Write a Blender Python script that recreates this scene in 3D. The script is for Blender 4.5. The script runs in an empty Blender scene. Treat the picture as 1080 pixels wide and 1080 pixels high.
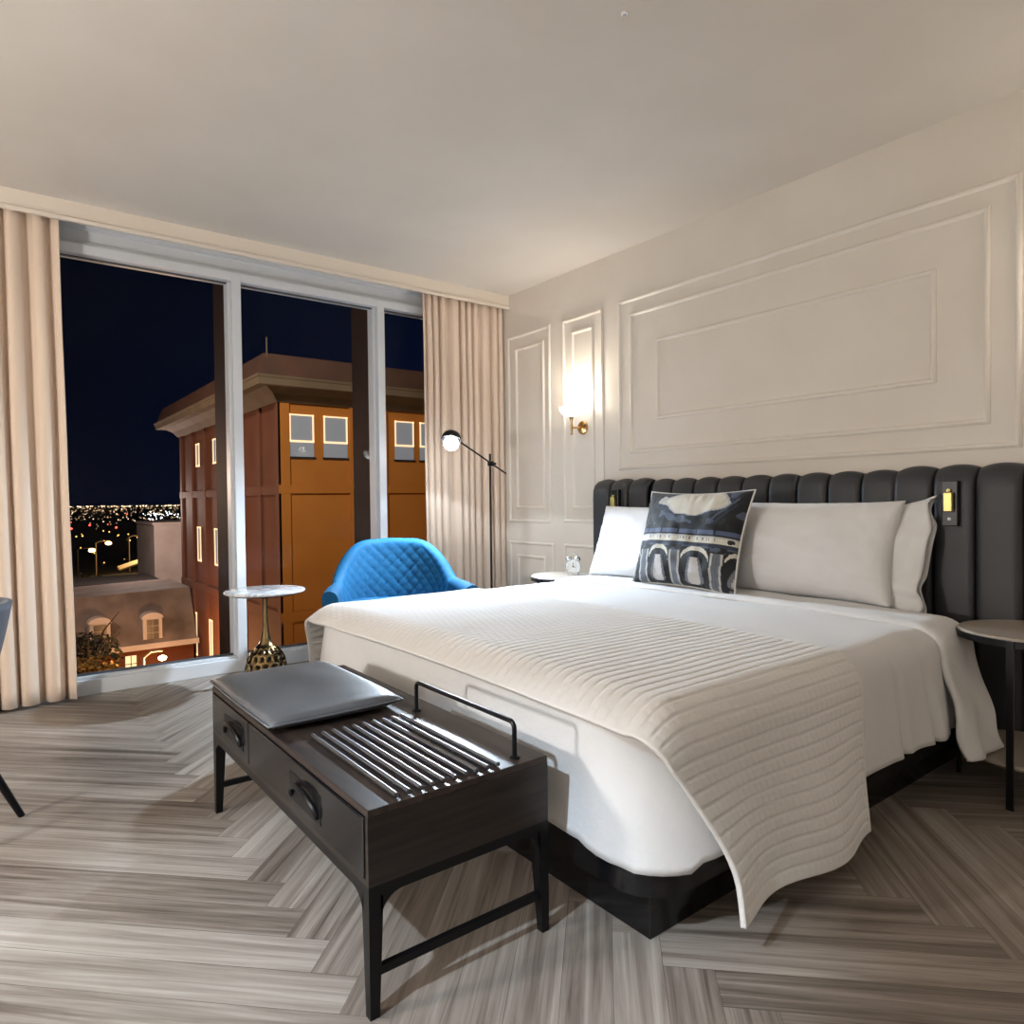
import bpy, bmesh, math, random
from mathutils import Vector, Matrix, noise
from math import sin, cos, pi, radians, sqrt

S = bpy.context.scene
COL = S.collection
rnd = random.Random(7)

# ------------------------------------------------------------------ helpers
def lin(c):
    c = c / 255.0
    return c / 12.92 if c <= 0.04045 else ((c + 0.055) / 1.055) ** 2.4

def rgb(r, g, b):
    return (lin(r), lin(g), lin(b), 1.0)

def mat(name, color, rough=0.5, metal=0.0, spec=0.5, coat=0.0, sheen=0.0, emit=None, estr=0.0, sample=True):
    m = bpy.data.materials.new(name)
    m.use_nodes = True
    p = m.node_tree.nodes['Principled BSDF']
    p.inputs['Base Color'].default_value = color
    p.inputs['Roughness'].default_value = rough
    p.inputs['Metallic'].default_value = metal
    p.inputs['Specular IOR Level'].default_value = spec
    p.inputs['Coat Weight'].default_value = coat
    p.inputs['Coat Roughness'].default_value = 0.06
    p.inputs['Sheen Weight'].default_value = sheen
    if emit:
        p.inputs['Emission Color'].default_value = emit
        p.inputs['Emission Strength'].default_value = estr
        if not sample:
            m.cycles.emission_sampling = 'NONE'
    return m

def N(m, t, **kw):
    n = m.node_tree.nodes.new(t)
    for k, v in kw.items():
        if k.startswith('i_'):
            n.inputs[k[2:].replace('_', ' ')].default_value = v
        else:
            setattr(n, k, v)
    return n

def L(m, a, b):
    m.node_tree.links.new(a, b)

def P(m):
    return m.node_tree.nodes['Principled BSDF']

def ramp(m, fac, stops):
    r = N(m, 'ShaderNodeValToRGB')
    e = r.color_ramp.elements
    while len(e) < len(stops):
        e.new(0.5)
    for i, (p, c) in enumerate(stops):
        e[i].position = p
        e[i].color = c
    L(m, fac, r.inputs['Fac'])
    return r

def noisy(m, c1, c2, scale=8.0, bump=0.0, bscale=None, stretch=(1, 1, 1), detail=4.0):
    """object-space colour variation plus bump"""
    tc = N(m, 'ShaderNodeTexCoord')
    mp = N(m, 'ShaderNodeMapping')
    mp.inputs['Scale'].default_value = stretch
    L(m, tc.outputs['Object'], mp.inputs['Vector'])
    nz = N(m, 'ShaderNodeTexNoise', i_Scale=scale, i_Detail=detail)
    L(m, mp.outputs[0], nz.inputs['Vector'])
    r = ramp(m, nz.outputs['Fac'], [(0.3, c1), (0.7, c2)])
    L(m, r.outputs['Color'], P(m).inputs['Base Color'])
    if bump:
        n2 = N(m, 'ShaderNodeTexNoise', i_Scale=bscale or scale * 4, i_Detail=3.0)
        L(m, mp.outputs[0], n2.inputs['Vector'])
        b = N(m, 'ShaderNodeBump', i_Strength=bump, i_Distance=0.01)
        L(m, n2.outputs['Fac'], b.inputs['Height'])
        L(m, b.outputs['Normal'], P(m).inputs['Normal'])
    return m

ORG = {}

def obj(name, bm, m=None, parent=None, smooth=False, mats=None, loc=None, angle=None):
    """links a bmesh built in room coordinates as one mesh object"""
    if parent is not None:
        o0 = ORG[parent]
    elif loc is not None:
        o0 = Vector(loc)
    else:
        zs = [v.co for v in bm.verts]
        o0 = Vector(((min(v.x for v in zs) + max(v.x for v in zs)) / 2,
                     (min(v.y for v in zs) + max(v.y for v in zs)) / 2, min(v.z for v in zs)))
    for v in bm.verts:
        v.co -= o0
    me = bpy.data.meshes.new(name)
    bm.normal_update()
    bm.to_mesh(me)
    bm.free()
    for x in (mats or [m]):
        me.materials.append(x)
    if smooth:
        for p in me.polygons:
            p.use_smooth = True
        if angle:
            me.set_sharp_from_angle(angle=radians(angle))
    o = bpy.data.objects.new(name, me)
    COL.objects.link(o)
    if parent is not None:
        o.parent = parent
    else:
        o.location = o0
    ORG[o] = o0
    return o

def thing(name, label, cat, loc, group=None):
    o = bpy.data.objects.new(name, None)
    o.empty_display_size = 0.1
    COL.objects.link(o)
    o.location = loc
    ORG[o] = Vector(loc)
    return tag(o, label, cat, group)

def tag(o, label, cat, group=None):
    o['label'] = label
    o['category'] = cat
    if group:
        o['group'] = group
    return o

def struct(o, label=None):
    o['kind'] = 'structure'
    if label:
        o['label'] = label
    return o

def dup(root, delta, label, group=None):
    """copy of a thing with copies of its parts and sub-parts"""
    r = root.copy()
    COL.objects.link(r)
    r.location = root.location + Vector(delta)
    ORG[r] = ORG[root] + Vector(delta)
    r['label'] = label
    if group:
        r['group'] = group
    for ch in list(root.children):
        c = ch.copy()
        COL.objects.link(c)
        c.parent = r
        for g in list(ch.children):
            d = g.copy()
            COL.objects.link(d)
            d.parent = c
    return r

def B():
    return bmesh.new()

def box(bm, x0, x1, y0, y1, z0, z1, bev=0.0, seg=2):
    t = bmesh.new()
    bmesh.ops.create_cube(t, size=1)
    for v in t.verts:
        v.co = Vector((x0 + (v.co.x + .5) * (x1 - x0), y0 + (v.co.y + .5) * (y1 - y0), z0 + (v.co.z + .5) * (z1 - z0)))
    if bev:
        bmesh.ops.bevel(t, geom=t.edges[:], offset=bev, segments=seg, profile=0.5, affect='EDGES')
    join(bm, t)
    return bm

def join(bm, t):
    me = bpy.data.meshes.new('tmp')
    t.to_mesh(me)
    t.free()
    bm.from_mesh(me)
    bpy.data.meshes.remove(me)

def frame_of(d):
    d = d.normalized()
    a = Vector((0, 0, 1)) if abs(d.z) < 0.9 else Vector((1, 0, 0))
    u = d.cross(a).normalized()
    return u, d.cross(u).normalized()

def tube(bm, pts, r, seg=10, closed=False, caps=True):
    pts = [Vector(p) for p in pts]
    n = len(pts)
    rs = r if isinstance(r, (list, tuple)) else [r] * n
    rings = []
    u = None
    for i, p in enumerate(pts):
        if closed:
            d = pts[(i + 1) % n] - pts[i - 1]
        else:
            d = pts[min(i + 1, n - 1)] - pts[max(i - 1, 0)]
        d.normalize()
        if u is None:
            u, w = frame_of(d)
        else:
            u = (u - d * u.dot(d)).normalized()
            w = d.cross(u)
        rings.append([bm.verts.new(p + rs[i] * (cos(2 * pi * k / seg) * u + sin(2 * pi * k / seg) * w)) for k in range(seg)])
    for i in range(n if closed else n - 1):
        a, b = rings[i], rings[(i + 1) % n]
        for k in range(seg):
            bm.faces.new((a[k], a[(k + 1) % seg], b[(k + 1) % seg], b[k]))
    if caps and not closed:
        bm.faces.new(rings[0][::-1])
        bm.faces.new(rings[-1])
    bmesh.ops.recalc_face_normals(bm, faces=bm.faces[:])
    return bm

def lathe(bm, prof, c, seg=32, axis='z', wobble=None):
    c = Vector(c)
    rings = []
    for (r, h) in prof:
        ring = []
        for k in range(seg):
            a = 2 * pi * k / seg
            if axis == 'z':
                q = Vector((r * cos(a), r * sin(a), h))
            elif axis == 'x':
                q = Vector((h, r * cos(a), r * sin(a)))
            else:
                q = Vector((r * cos(a), h, r * sin(a)))
            ring.append(bm.verts.new(c + q))
        rings.append(ring)
    for a, b in zip(rings, rings[1:]):
        for k in range(seg):
            bm.faces.new((a[k], a[(k + 1) % seg], b[(k + 1) % seg], b[k]))
    bm.faces.new(rings[0])
    bm.faces.new(rings[-1])
    bmesh.ops.recalc_face_normals(bm, faces=bm.faces[:])
    return bm

def grid(bm, f, nu, nv, uv=True, closed_u=False):
    """surface from f(u,v), u,v in 0..1"""
    vs = [[bm.verts.new(f(i / (nu - (0 if closed_u else 1)), j / (nv - 1))) for j in range(nv)] for i in range(nu)]
    lay = bm.loops.layers.uv.verify() if uv else None
    for i in range(nu if closed_u else nu - 1):
        for j in range(nv - 1):
            i2 = (i + 1) % nu
            fc = bm.faces.new((vs[i][j], vs[i2][j], vs[i2][j + 1], vs[i][j + 1]))
            if lay:
                for lp, (a, b) in zip(fc.loops, ((i, j), (i + 1, j), (i + 1, j + 1), (i, j + 1))):
                    lp[lay].uv = (a / (nu - 1), b / (nv - 1))
    return vs

def ss(a, b, x):
    t = max(0.0, min(1.0, (x - a) / (b - a)))
    return t * t * (3 - 2 * t)

def nz(x, y, z=0.0):
    return noise.noise(Vector((x, y, z)))

# ------------------------------------------------------------------ materials
M = {}
M['wall'] = noisy(mat('wall_paint', rgb(205, 197, 186), 0.55), rgb(205, 197, 186), rgb(210, 203, 193), 3, 0.02, 120)
M['trim'] = mat('trim_paint', rgb(214, 207, 197), 0.4)
M['ceiling'] = noisy(mat('ceiling_paint', rgb(206, 199, 190), 0.8), rgb(203, 197, 188), rgb(209, 203, 195), 2, 0.02, 90)
M['valance'] = mat('valance_paint', rgb(226, 216, 203), 0.5)
M['alu'] = mat('painted_aluminium', rgb(205, 209, 214), 0.38, 0.0, 0.5)
M['fin'] = mat('brown_fin', rgb(42, 24, 19), 0.6, 0.0, 0.1)
M['white'] = noisy(mat('white_cotton', rgb(214, 214, 214), 0.85, sheen=0.15), rgb(211, 211, 212), rgb(217, 217, 217), 4, 0.12, 60)
M['sheet'] = noisy(mat('white_sheet', rgb(228, 227, 225), 0.8, sheen=0.1), rgb(213, 212, 210), rgb(218, 217, 215), 4, 0.1, 50)
M['quilt'] = noisy(mat('quilted_cotton', rgb(208, 205, 200), 0.9, sheen=0.2), rgb(218, 217, 215), rgb(224, 223, 222), 5, 0.1, 160)
M['black'] = mat('black_lacquer', rgb(16, 16, 18), 0.16, 0.0, 0.4, coat=0.1)
M['blackmetal'] = mat('black_metal', rgb(22, 22, 24), 0.35, 0.6)
M['chrome'] = mat('chrome', rgb(205, 208, 212), 0.14, 1.0)
M['steel'] = mat('brushed_steel', rgb(150, 153, 158), 0.3, 1.0)
M['leather'] = noisy(mat('grey_leather', rgb(82, 84, 87), 0.42), rgb(80, 82, 85), rgb(87, 89, 92), 6, 0.08, 140)
M['headboard'] = noisy(mat('charcoal_leather', rgb(50, 51, 54), 0.5, spec=.35), rgb(48, 49, 52), rgb(53, 54, 57), 5, 0.05, 160)
M['brass'] = mat('brass', rgb(196, 158, 104), 0.25, 1.0)
M['gold'] = mat('pale_gold', rgb(206, 190, 120), 0.35, 0.7)
M['bronze'] = mat('hammered_bronze', rgb(140, 118, 82), 0.26, 1.0)
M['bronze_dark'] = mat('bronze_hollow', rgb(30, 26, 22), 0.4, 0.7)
M['navyshell'] = mat('navy_grey_fabric', rgb(62, 70, 86), 0.7, sheen=0.2)
M['blue'] = noisy(mat('blue_velvet', rgb(6, 70, 104), 0.75, spec=.2), rgb(5, 66, 100), rgb(10, 76, 112), 7, 0.05, 90)
M['ns_top'] = noisy(mat('taupe_stone', rgb(150, 140, 128), 0.35), rgb(146, 136, 124), rgb(156, 146, 134), 9)
M['curtain'] = noisy(mat('beige_drape', rgb(214, 196, 174), 0.85, sheen=0.2), rgb(210, 191, 173), rgb(218, 199, 182), 6, 0.08, 220, (1, 1, .15))
M['bulb'] = mat('bulb_glow', rgb(255, 255, 255), 0.4, emit=(0.9, 0.96, 1.0, 1), estr=60)
M['opal'] = mat('opal_glass', rgb(250, 246, 240), 0.3, emit=(1.0, 0.93, 0.84, 1), estr=3.2)
M['plate'] = mat('dark_plate', rgb(34, 34, 36), 0.3, 0.4)
M['dot'] = mat('white_plastic', rgb(235, 235, 235), 0.4)

def mk_marble():
    m = mat('white_marble', rgb(225, 226, 228), 0.12, coat=0.3)
    tc = N(m, 'ShaderNodeTexCoord')
    n = N(m, 'ShaderNodeTexNoise', i_Scale=5.0, i_Detail=8.0, i_Distortion=1.6)
    L(m, tc.outputs['Object'], n.inputs['Vector'])
    r = ramp(m, n.outputs['Fac'], [(0.40, rgb(228, 229, 230)), (0.5, rgb(176, 179, 184)), (0.58, rgb(228, 229, 230))])
    L(m, r.outputs['Color'], P(m).inputs['Base Color'])
    return m
M['marble'] = mk_marble()

def mk_wood(name, cols, rough, scale, spec=0.5, coat=0.0):
    """dark grained wood, grain running along object y"""
    m = mat(name, cols[0], rough, spec=spec, coat=coat)
    tc = N(m, 'ShaderNodeTexCoord')
    mp = N(m, 'ShaderNodeMapping')
    mp.inputs['Scale'].default_value = (scale * 6, scale * 0.5, scale * 6)
    L(m, tc.outputs['Object'], mp.inputs['Vector'])
    n = N(m, 'ShaderNodeTexNoise', i_Scale=4.0, i_Detail=6.0, i_Distortion=0.6)
    L(m, mp.outputs[0], n.inputs['Vector'])
    r = ramp(m, n.outputs['Fac'], [(0.3, cols[0]), (0.55, cols[1]), (0.72, cols[2])])
    L(m, r.outputs['Color'], P(m).inputs['Base Color'])
    return m
M['darkwood'] = mk_wood('dark_walnut', [rgb(34, 27, 24), rgb(48, 39, 34), rgb(60, 49, 43)], 0.36, 1.3, spec=.35)
M['darkwood_side'] = noisy(mat('dark_walnut_side', rgb(34, 28, 25), 0.3, spec=.4), rgb(25, 20, 18), rgb(46, 38, 33), 3.0, 0, None, (1.2, 1.2, 22), 6)

def mk_floor():
    m = mat('herringbone_planks', rgb(130, 118, 106), 0.42, spec=0.4)
    at = N(m, 'ShaderNodeAttribute', attribute_name='tone')
    uvn = N(m, 'ShaderNodeUVMap', uv_map='UVMap')
    mp = N(m, 'ShaderNodeMapping')
    mp.inputs['Scale'].default_value = (0.5, 13.0, 1)
    L(m, uvn.outputs[0], mp.inputs['Vector'])
    n1 = N(m, 'ShaderNodeTexNoise', i_Scale=2.4, i_Detail=7.0, i_Distortion=0.8)
    n1.inputs['Roughness'].default_value = 0.6
    L(m, mp.outputs[0], n1.inputs['Vector'])
    mp2 = N(m, 'ShaderNodeMapping')
    mp2.inputs['Scale'].default_value = (2.0, 90.0, 1)
    L(m, uvn.outputs[0], mp2.inputs['Vector'])
    n2 = N(m, 'ShaderNodeTexNoise', i_Scale=2.0, i_Detail=3.0)
    L(m, mp2.outputs[0], n2.inputs['Vector'])
    a = N(m, 'ShaderNodeMath', operation='MULTIPLY_ADD')
    L(m, n2.outputs['Fac'], a.inputs[0]); a.inputs[1].default_value = 0.22
    L(m, n1.outputs['Fac'], a.inputs[2])
    b = N(m, 'ShaderNodeMath', operation='MULTIPLY_ADD')
    L(m, at.outputs['Fac'], b.inputs[0]); b.inputs[1].default_value = 0.26
    L(m, a.outputs[0], b.inputs[2])
    r = ramp(m, b.outputs[0], [(0.48, rgb(86, 77, 69)), (0.64, rgb(120, 110, 101)), (0.80, rgb(144, 135, 126)), (0.98, rgb(168, 160, 151))])
    L(m, r.outputs['Color'], P(m).inputs['Base Color'])
    bp = N(m, 'ShaderNodeBump', i_Strength=0.12, i_Distance=0.004)
    L(m, a.outputs[0], bp.inputs['Height'])
    L(m, bp.outputs['Normal'], P(m).inputs['Normal'])
    return m
M['floor'] = mk_floor()

def mk_glass():
    m = bpy.data.materials.new('window_glass')
    m.use_nodes = True
    nt = m.node_tree
    nt.nodes.remove(nt.nodes['Principled BSDF'])
    out = nt.nodes['Material Output']
    t = N(m, 'ShaderNodeBsdfTransparent')
    g = N(m, 'ShaderNodeBsdfGlossy', i_Roughness=0.0)
    mx = N(m, 'ShaderNodeMixShader')
    mx.inputs[0].default_value = 0.004
    L(m, t.outputs[0], mx.inputs[1]); L(m, g.outputs[0], mx.inputs[2]); L(m, mx.outputs[0], out.inputs['Surface'])
    return m
M['glass'] = mk_glass()

def mk_clear():
    m = mat('clear_acrylic', rgb(240, 244, 246), 0.03)
    P(m).inputs['Transmission Weight'].default_value = 0.9
    return m

# ------------------------------------------------------------------ camera
f, yaw, pitch, roll = 720.145, .6543, .0178, -.0116
cy_, sy_, cp_, sp_ = cos(yaw), sin(yaw), cos(pitch), sin(pitch)
fwd = Vector((sy_ * cp_, cy_ * cp_, -sp_)); rt = Vector((cy_, -sy_, 0)); up = rt.cross(fwd)
r2 = cos(roll) * rt + sin(roll) * up; u2 = -sin(roll) * rt + cos(roll) * up
cam = bpy.data.cameras.new('camera')
cam.sensor_width = 36; cam.lens = f / 1080 * 36; cam.clip_start = 0.05; cam.clip_end = 9000
co = bpy.data.objects.new('camera', cam)
COL.objects.link(co)
CP = Vector((-3.42375, -4.47315, 1.107315))
mw = Matrix.Identity(4)
for i in range(3):
    mw[i][0], mw[i][1], mw[i][2], mw[i][3] = r2[i], u2[i], -fwd[i], CP[i]
co.matrix_world = mw
S.camera = co

H = 2.78
XL, YB = -6.0, -8.0     # far corner of the room behind the camera
YG = 0.235              # glass plane

# ------------------------------------------------------------------ floor (herringbone planks, one mesh)
def build_floor():
    w, n = 0.1176, 8
    s2 = 1 / sqrt(2)
    e1 = Vector((s2, s2, 0)); e2 = Vector((-s2, s2, 0))
    org = Vector((-2.80 + 0.04, -3.0, 0))
    bm = B()
    uvl = bm.loops.layers.uv.new('UVMap')
    tone = bm.verts.layers.float.new('tone')
    g = 0.0005
    def plank(a0, a1, b0, b1, vert):
        q = [(a0 * w + g, b0 * w + g), (a1 * w - g, b0 * w + g), (a1 * w - g, b1 * w - g), (a0 * w + g, b1 * w - g)]
        pts = [org + e1 * a + e2 * b for a, b in q]
        if max(p.x for p in pts) < XL or min(p.x for p in pts) > 0 or max(p.y for p in pts) < YB or min(p.y for p in pts) > 0.3:
            return
        vs = [bm.verts.new(p) for p in pts]
        t = rnd.random()
        off = Vector((rnd.uniform(0, 50), rnd.uniform(0, 50)))
        for v in vs:
            v[tone] = t
        fc = bm.faces.new(vs)
        for lp, (a, b) in zip(fc.loops, q):
            lp[uvl].uv = ((b if vert else a) + off.x, (a if vert else b) + off.y)
    for i in range(-90, 90):
        for j in range(-90, 90):
            d = (i - j) % (2 * n)
            if d == 0:
                plank(i, i + n, j, j + 1, False)
            if d == 2 * n - 1:
                plank(i, i + 1, j, j + n, True)
    for co_, no in (((XL, 0, 0), (-1, 0, 0)), ((0, 0, 0), (1, 0, 0)), ((0, YB, 0), (0, -1, 0)), ((0, 0.3, 0), (0, 1, 0))):
        bmesh.ops.bisect_plane(bm, geom=bm.verts[:] + bm.edges[:] + bm.faces[:], plane_co=co_, plane_no=no, clear_outer=True)
    for fc in bm.faces:
        if fc.normal.z < 0:
            fc.normal_flip()
    # dark substrate seen in the joints
    z0 = len(bm.faces)
    vs = [bm.verts.new((x, y, z)) for x, y, z in ((XL, YB, -.003), (0, YB, -.003), (0, .3, -.003), (XL, .3, -.003))]
    fc = bm.faces.new(vs)
    fc.material_index = 1
    t = bmesh.new()
    box(t, XL, 0, YB, 0.3, -0.12, -0.004)
    for q in t.faces:
        q.material_index = 1
    join(bm, t)
    return struct(obj('floor', bm, mats=[M['floor'], mat('floor_joint', rgb(84, 75, 67), 0.8)], loc=(0, 0, 0)))
build_floor()

bm = B(); box(bm, XL - .1, 0.15, YB - .1, 0.35, H, H + .12); struct(obj('ceiling', bm, M['ceiling']))
bm = B(); box(bm, 0, 0.15, YB - .1, 0.35, -.12, H); struct(obj('wall_right', bm, M['wall']))
bm = B(); box(bm, XL - .12, XL, YB - .1, 0.35, -.12, H); struct(obj('wall_left', bm, M['wall']))
bm = B(); box(bm, XL, 0, YB - .12, YB, -.12, H); struct(obj('wall_back', bm, M['wall']))

# ceiling valance board in front of the curtain track
bm = B()
box(bm, XL, 0, 0.0, 0.022, 2.672, H)
box(bm, XL, 0, -0.012, 0.0, 2.668, 2.690, 0.003)
box(bm, XL, 0, -0.006, 0.0, 2.694, 2.706, 0.002)
struct(obj('trim_1', bm, M['valance']), 'cream valance board running along the ceiling above the window')

# ------------------------------------------------------------------ window wall
win = bpy.data.objects.new('window_1', None); COL.objects.link(win); win.location = (-2.5, YG, 0); ORG[win] = Vector((-2.5, YG, 0)); struct(win)
bm = B()
box(bm, XL, 0, 0.165, 0.30, 0.0, 0.088, 0.004)
box(bm, XL, 0, 0.185, 0.30, 0.088, 0.104, 0.003)
obj('sill', bm, M['alu'], win)
bm = B()
box(bm, XL, 0, 0.165, 0.30, 2.553, 2.612, 0.004)
box(bm, XL, 0, 0.18, 0.30, 2.612, 2.63, 0.003)
box(bm, XL, 0, 0.20, 0.30, 2.63, 2.70)
box(bm, XL, 0, 0.185, 0.30, 2.70, H)
obj('header', bm, M['alu'], win)
MX = [-1.0775, -2.113, -3.17, -4.23, -5.29]
for x in MX:
    bm = B()
    box(bm, x - .029, x + .029, 0.160, 0.30, 0.07, 2.60, 0.003)
    box(bm, x - .043, x + .043, 0.212, 0.30, 0.09, 2.57, 0.003)
    o = obj('mullion', bm, M['alu'], win)
    bm = B(); box(bm, x - .03, x + .03, 0.30, 0.62, -0.2, 2.85, 0.004)
    obj('outer_fin', bm, M['fin'], o)
edges = [0.0] + MX + [XL]
for a, b in zip(edges, edges[1:]):
    bm = B()
    box(bm, b + .02, a - .02, YG + .01, YG + .022, 0.095, 2.56)
    obj('glass_pane', bm, M['glass'], win)
bm = B()
M['gasket'] = mat('dark_gasket', rgb(70, 74, 80), 0.5)
for a, b in zip(edges, edges[1:]):
    box(bm, b + .04, a - .04, 0.222, YG + .006, 0.103, 0.116)
    box(bm, b + .04, a - .04, 0.222, YG + .006, 2.545, 2.555)
obj('gasket', bm, M['gasket'], win)
bm = B(); box(bm, XL, 0, 0.24, 0.30, -3.2, 0.0); struct(obj('wall_outer', bm, M['fin']))

# ------------------------------------------------------------------ wall mouldings on the headboard wall
def moulding(y0, y1, z0, z1, idx):
    """mitred picture-frame moulding with a stepped round profile, on x = 0"""
    prof = [(0, 0), (0, .006), (.004, .009), (.007, .012), (.012, .0135), (.017, .011), (.020, .006), (.024, .003), (.026, 0)]
    bm = B()
    rings = []
    for (cy, cz, sy, sz) in ((y0, z0, 1, 1), (y1, z0, -1, 1), (y1, z1, -1, -1), (y0, z1, 1, -1)):
        rings.append([bm.verts.new((-d, cy + sy * a, cz + sz * a)) for a, d in prof])
    for i in range(4):
        a, b = rings[i], rings[(i + 1) % 4]
        for k in range(len(prof) - 1):
            bm.faces.new((a[k], a[k + 1], b[k + 1], b[k]))
    bmesh.ops.recalc_face_normals(bm, faces=bm.faces[:])
    return struct(obj('trim_%d' % idx, bm, M['trim'], smooth=True, angle=40))
k = 2
for (y1, y0, z0, z1) in [(0.02, -.512, .925, 2.44), (-.08, -.44, 1.035, 2.333),
                         (-.655, -1.08, .935, 2.436), (-.755, -.985, 1.035, 2.336),
                         (0.02, -.54, .16, .772), (-.08, -.44, .26, .665),
                         (-.655, -1.08, .16, .775),
                         (-1.220, -3.508, 1.302, 2.443), (-1.325, -3.394, 1.410, 2.342), (-1.551, -3.183, 1.615, 2.131),
                         (-3.65, -4.075, .935, 2.436), (-3.745, -3.98, 1.035, 2.336)]:
    moulding(y0, y1, z0, z1, k); k += 1
bm = B()
box(bm, -.014, 0, YB, -3.56, 0, .11, .003); box(bm, -.014, 0, -1.06, 0.16, 0, .11, .003)
struct(obj('baseboard_right', bm, M['trim']))

# ------------------------------------------------------------------ ceiling sprinkler
t = thing('ceiling_sprinkler', 'tiny white sprinkler cap on the ceiling above the bed foot', 'sprinkler', (-1.65, -2.83, H - .012))
bm = B(); lathe(bm, [(.012, .012), (.012, .008), (.009, .006)], (-1.65, -2.83, H - .012), 24); obj('escutcheon', bm, M['dot'], t, True, angle=40)
bm = B(); lathe(bm, [(.006, .008), (.005, .002), (.003, .001)], (-1.65, -2.83, H - .012), 16); obj('cap', bm, M['chrome'], t, True, angle=40)

# ------------------------------------------------------------------ curtains
def curtain(x0, x1, y0, folds, label, flare, seed, amp=0.035, skew=0.0):
    rr = random.Random(seed)
    ph = [rr.uniform(-.5, .5) for _ in range(folds + 3)]
    def f_(u, v):
        a = u * folds
        i = int(a)
        p = a + 0.28 * sin(2 * pi * u * 2.3 + seed) + ph[min(i, folds)] * .25 * sin(pi * (a - i)) ** 2
        k = ss(0, .25, 1 - v)
        w = sin(2 * pi * p)
        shp = math.copysign(abs(w) ** .62, w) * (.7 + .6 * abs(nz(i * 1.7, seed)))
        x = x0 + (x1 - x0) * u
        xm = (x0 + x1) / 2
        z = 0.018 + (H - .03 - .018) * v + (0.006 * nz(u * 9, seed) if v < .01 else 0)
        fl = flare * (1 - v) ** 1.5
        x = x + fl * (u - .5) * 2 + skew * (1 - v)
        x += 0.014 * cos(2 * pi * p) * (0.4 + .6 * (1 - v)) + .006 * nz(u * 7, v * 3, seed)
        y = y0 + amp * shp * (0.75 + .25 * (1 - v)) + .012 * nz(u * 5, v * 2.2, seed + 3) * k
        return Vector((x, y, z))
    bm = B()
    grid(bm, f_, folds * 20 + 1, 30)
    c = thing('curtain', label, 'curtain', ((x0 + x1) / 2, y0, 0.018))
    o = obj('panel', bm, M['curtain'], c, True)
    md = o.modifiers.new('thick', 'SOLIDIFY'); md.thickness = .003
    # pleat tape and glide hooks at the top, behind the valance
    bm = B()
    box(bm, x0, x1, y0 - .004, y0 + .004, H - .045, H - .02)
    obj('heading_tape', bm, M['curtain'], c)
    return c
curtain(-4.35, -3.085, 0.078, 15, 'long beige curtain at the left end of the window, beside the dark chair', .018, 3, 0.042, skew=.02)
curtain(-.775, -.015, 0.082, 10, 'long beige curtain in the room corner behind the floor lamp', .0, 11, 0.036, skew=.012)

# ------------------------------------------------------------------ headboard
CW, Y0H = 0.165, -1.0615
hb = thing('headboard', 'charcoal channel tufted headboard spanning the wall behind the bed', 'headboard', (-.04, -2.30, 0))
bm = B(); box(bm, -.035, -.001, Y0H - 15 * CW + .004, Y0H - .004, 0.0, 1.215)
obj('backing', bm, M['headboard'], hb)
for n_ in range(15):
    fx = -.108 if (n_ < 3 or n_ > 11) else -.078
    ya = Y0H - n_ * CW
    zt = 1.236 if (n_ < 3 or n_ > 11) else 1.226
    def chan(u, v, fx=fx, ya=ya, zt=zt):
        # closed cross-section: front bulge across u, v up
        s = (u - .5) * 2
        e = (1 - abs(s) ** 3.2)
        bul = .018 * max(0, 1 - s ** 6) ** .5
        y = ya - CW * (0.5 + s * .497)
        dome = .017 * max(0, 1 - s * s) ** .9
        zmax = zt - .012 + dome
        tv = v
        if tv < .86:
            z = zmax * .93 * (tv / .86) ; x = fx + .012 - bul
        else:
            a = (tv - .86) / .14 * pi / 2
            z = zmax * .93 + (zmax * .07) * sin(a)
            x = (fx + .012 - bul) * (1 - (1 - cos(a)) * .75)
        return Vector((x, y, z))
    bm = B()
    grid(bm, chan, 15, 26)
    # closing strip from the top edge back to the wall
    o = obj('channel', bm, M['headboard'], hb, True)
    md = o.modifiers.new('thick', 'SOLIDIFY'); md.thickness = .012; md.offset = -1

def reading_light(yc, x, label):
    t = thing('reading_light', label, 'reading light', (x, yc, 1.07), 'reading lights on the headboard')
    bm = B(); box(bm, x - .012, x + .02, yc - .031, yc + .031, .972, 1.168, .004)
    obj('backplate', bm, M['plate'], t)
    bm = B(); box(bm, x - .038, x - .018, yc - .018, yc + .016, 1.035, 1.118, .004)
    h = obj('lamp_head', bm, M['gold'], t)
    bm = B(); tube(bm, [(x - .010, yc, 1.126), (x - .028, yc, 1.126)], .007, 10); tube(bm, [(x - .027, yc, 1.108), (x - .027, yc, 1.132)], .004, 8)
    obj('pivot', bm, M['gold'], h, True, angle=40)
    bm = B(); lathe(bm, [(.007, -.012), (.007, -.016), (.004, -.018)], (x, yc, 1.003), 16, 'x')
    obj('switch_button', bm, M['dot'], t, True, angle=40)
    return t
rl = reading_light(Y0H - 13.5 * CW, -.132, 'small gold reading light on a black plate, above the round nightstand')
dup(rl, (0, (13.5 - 1.5) * CW, 0), 'small gold reading light at the window end of the headboard, above the left pillow', 'reading lights on the headboard')

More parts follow.
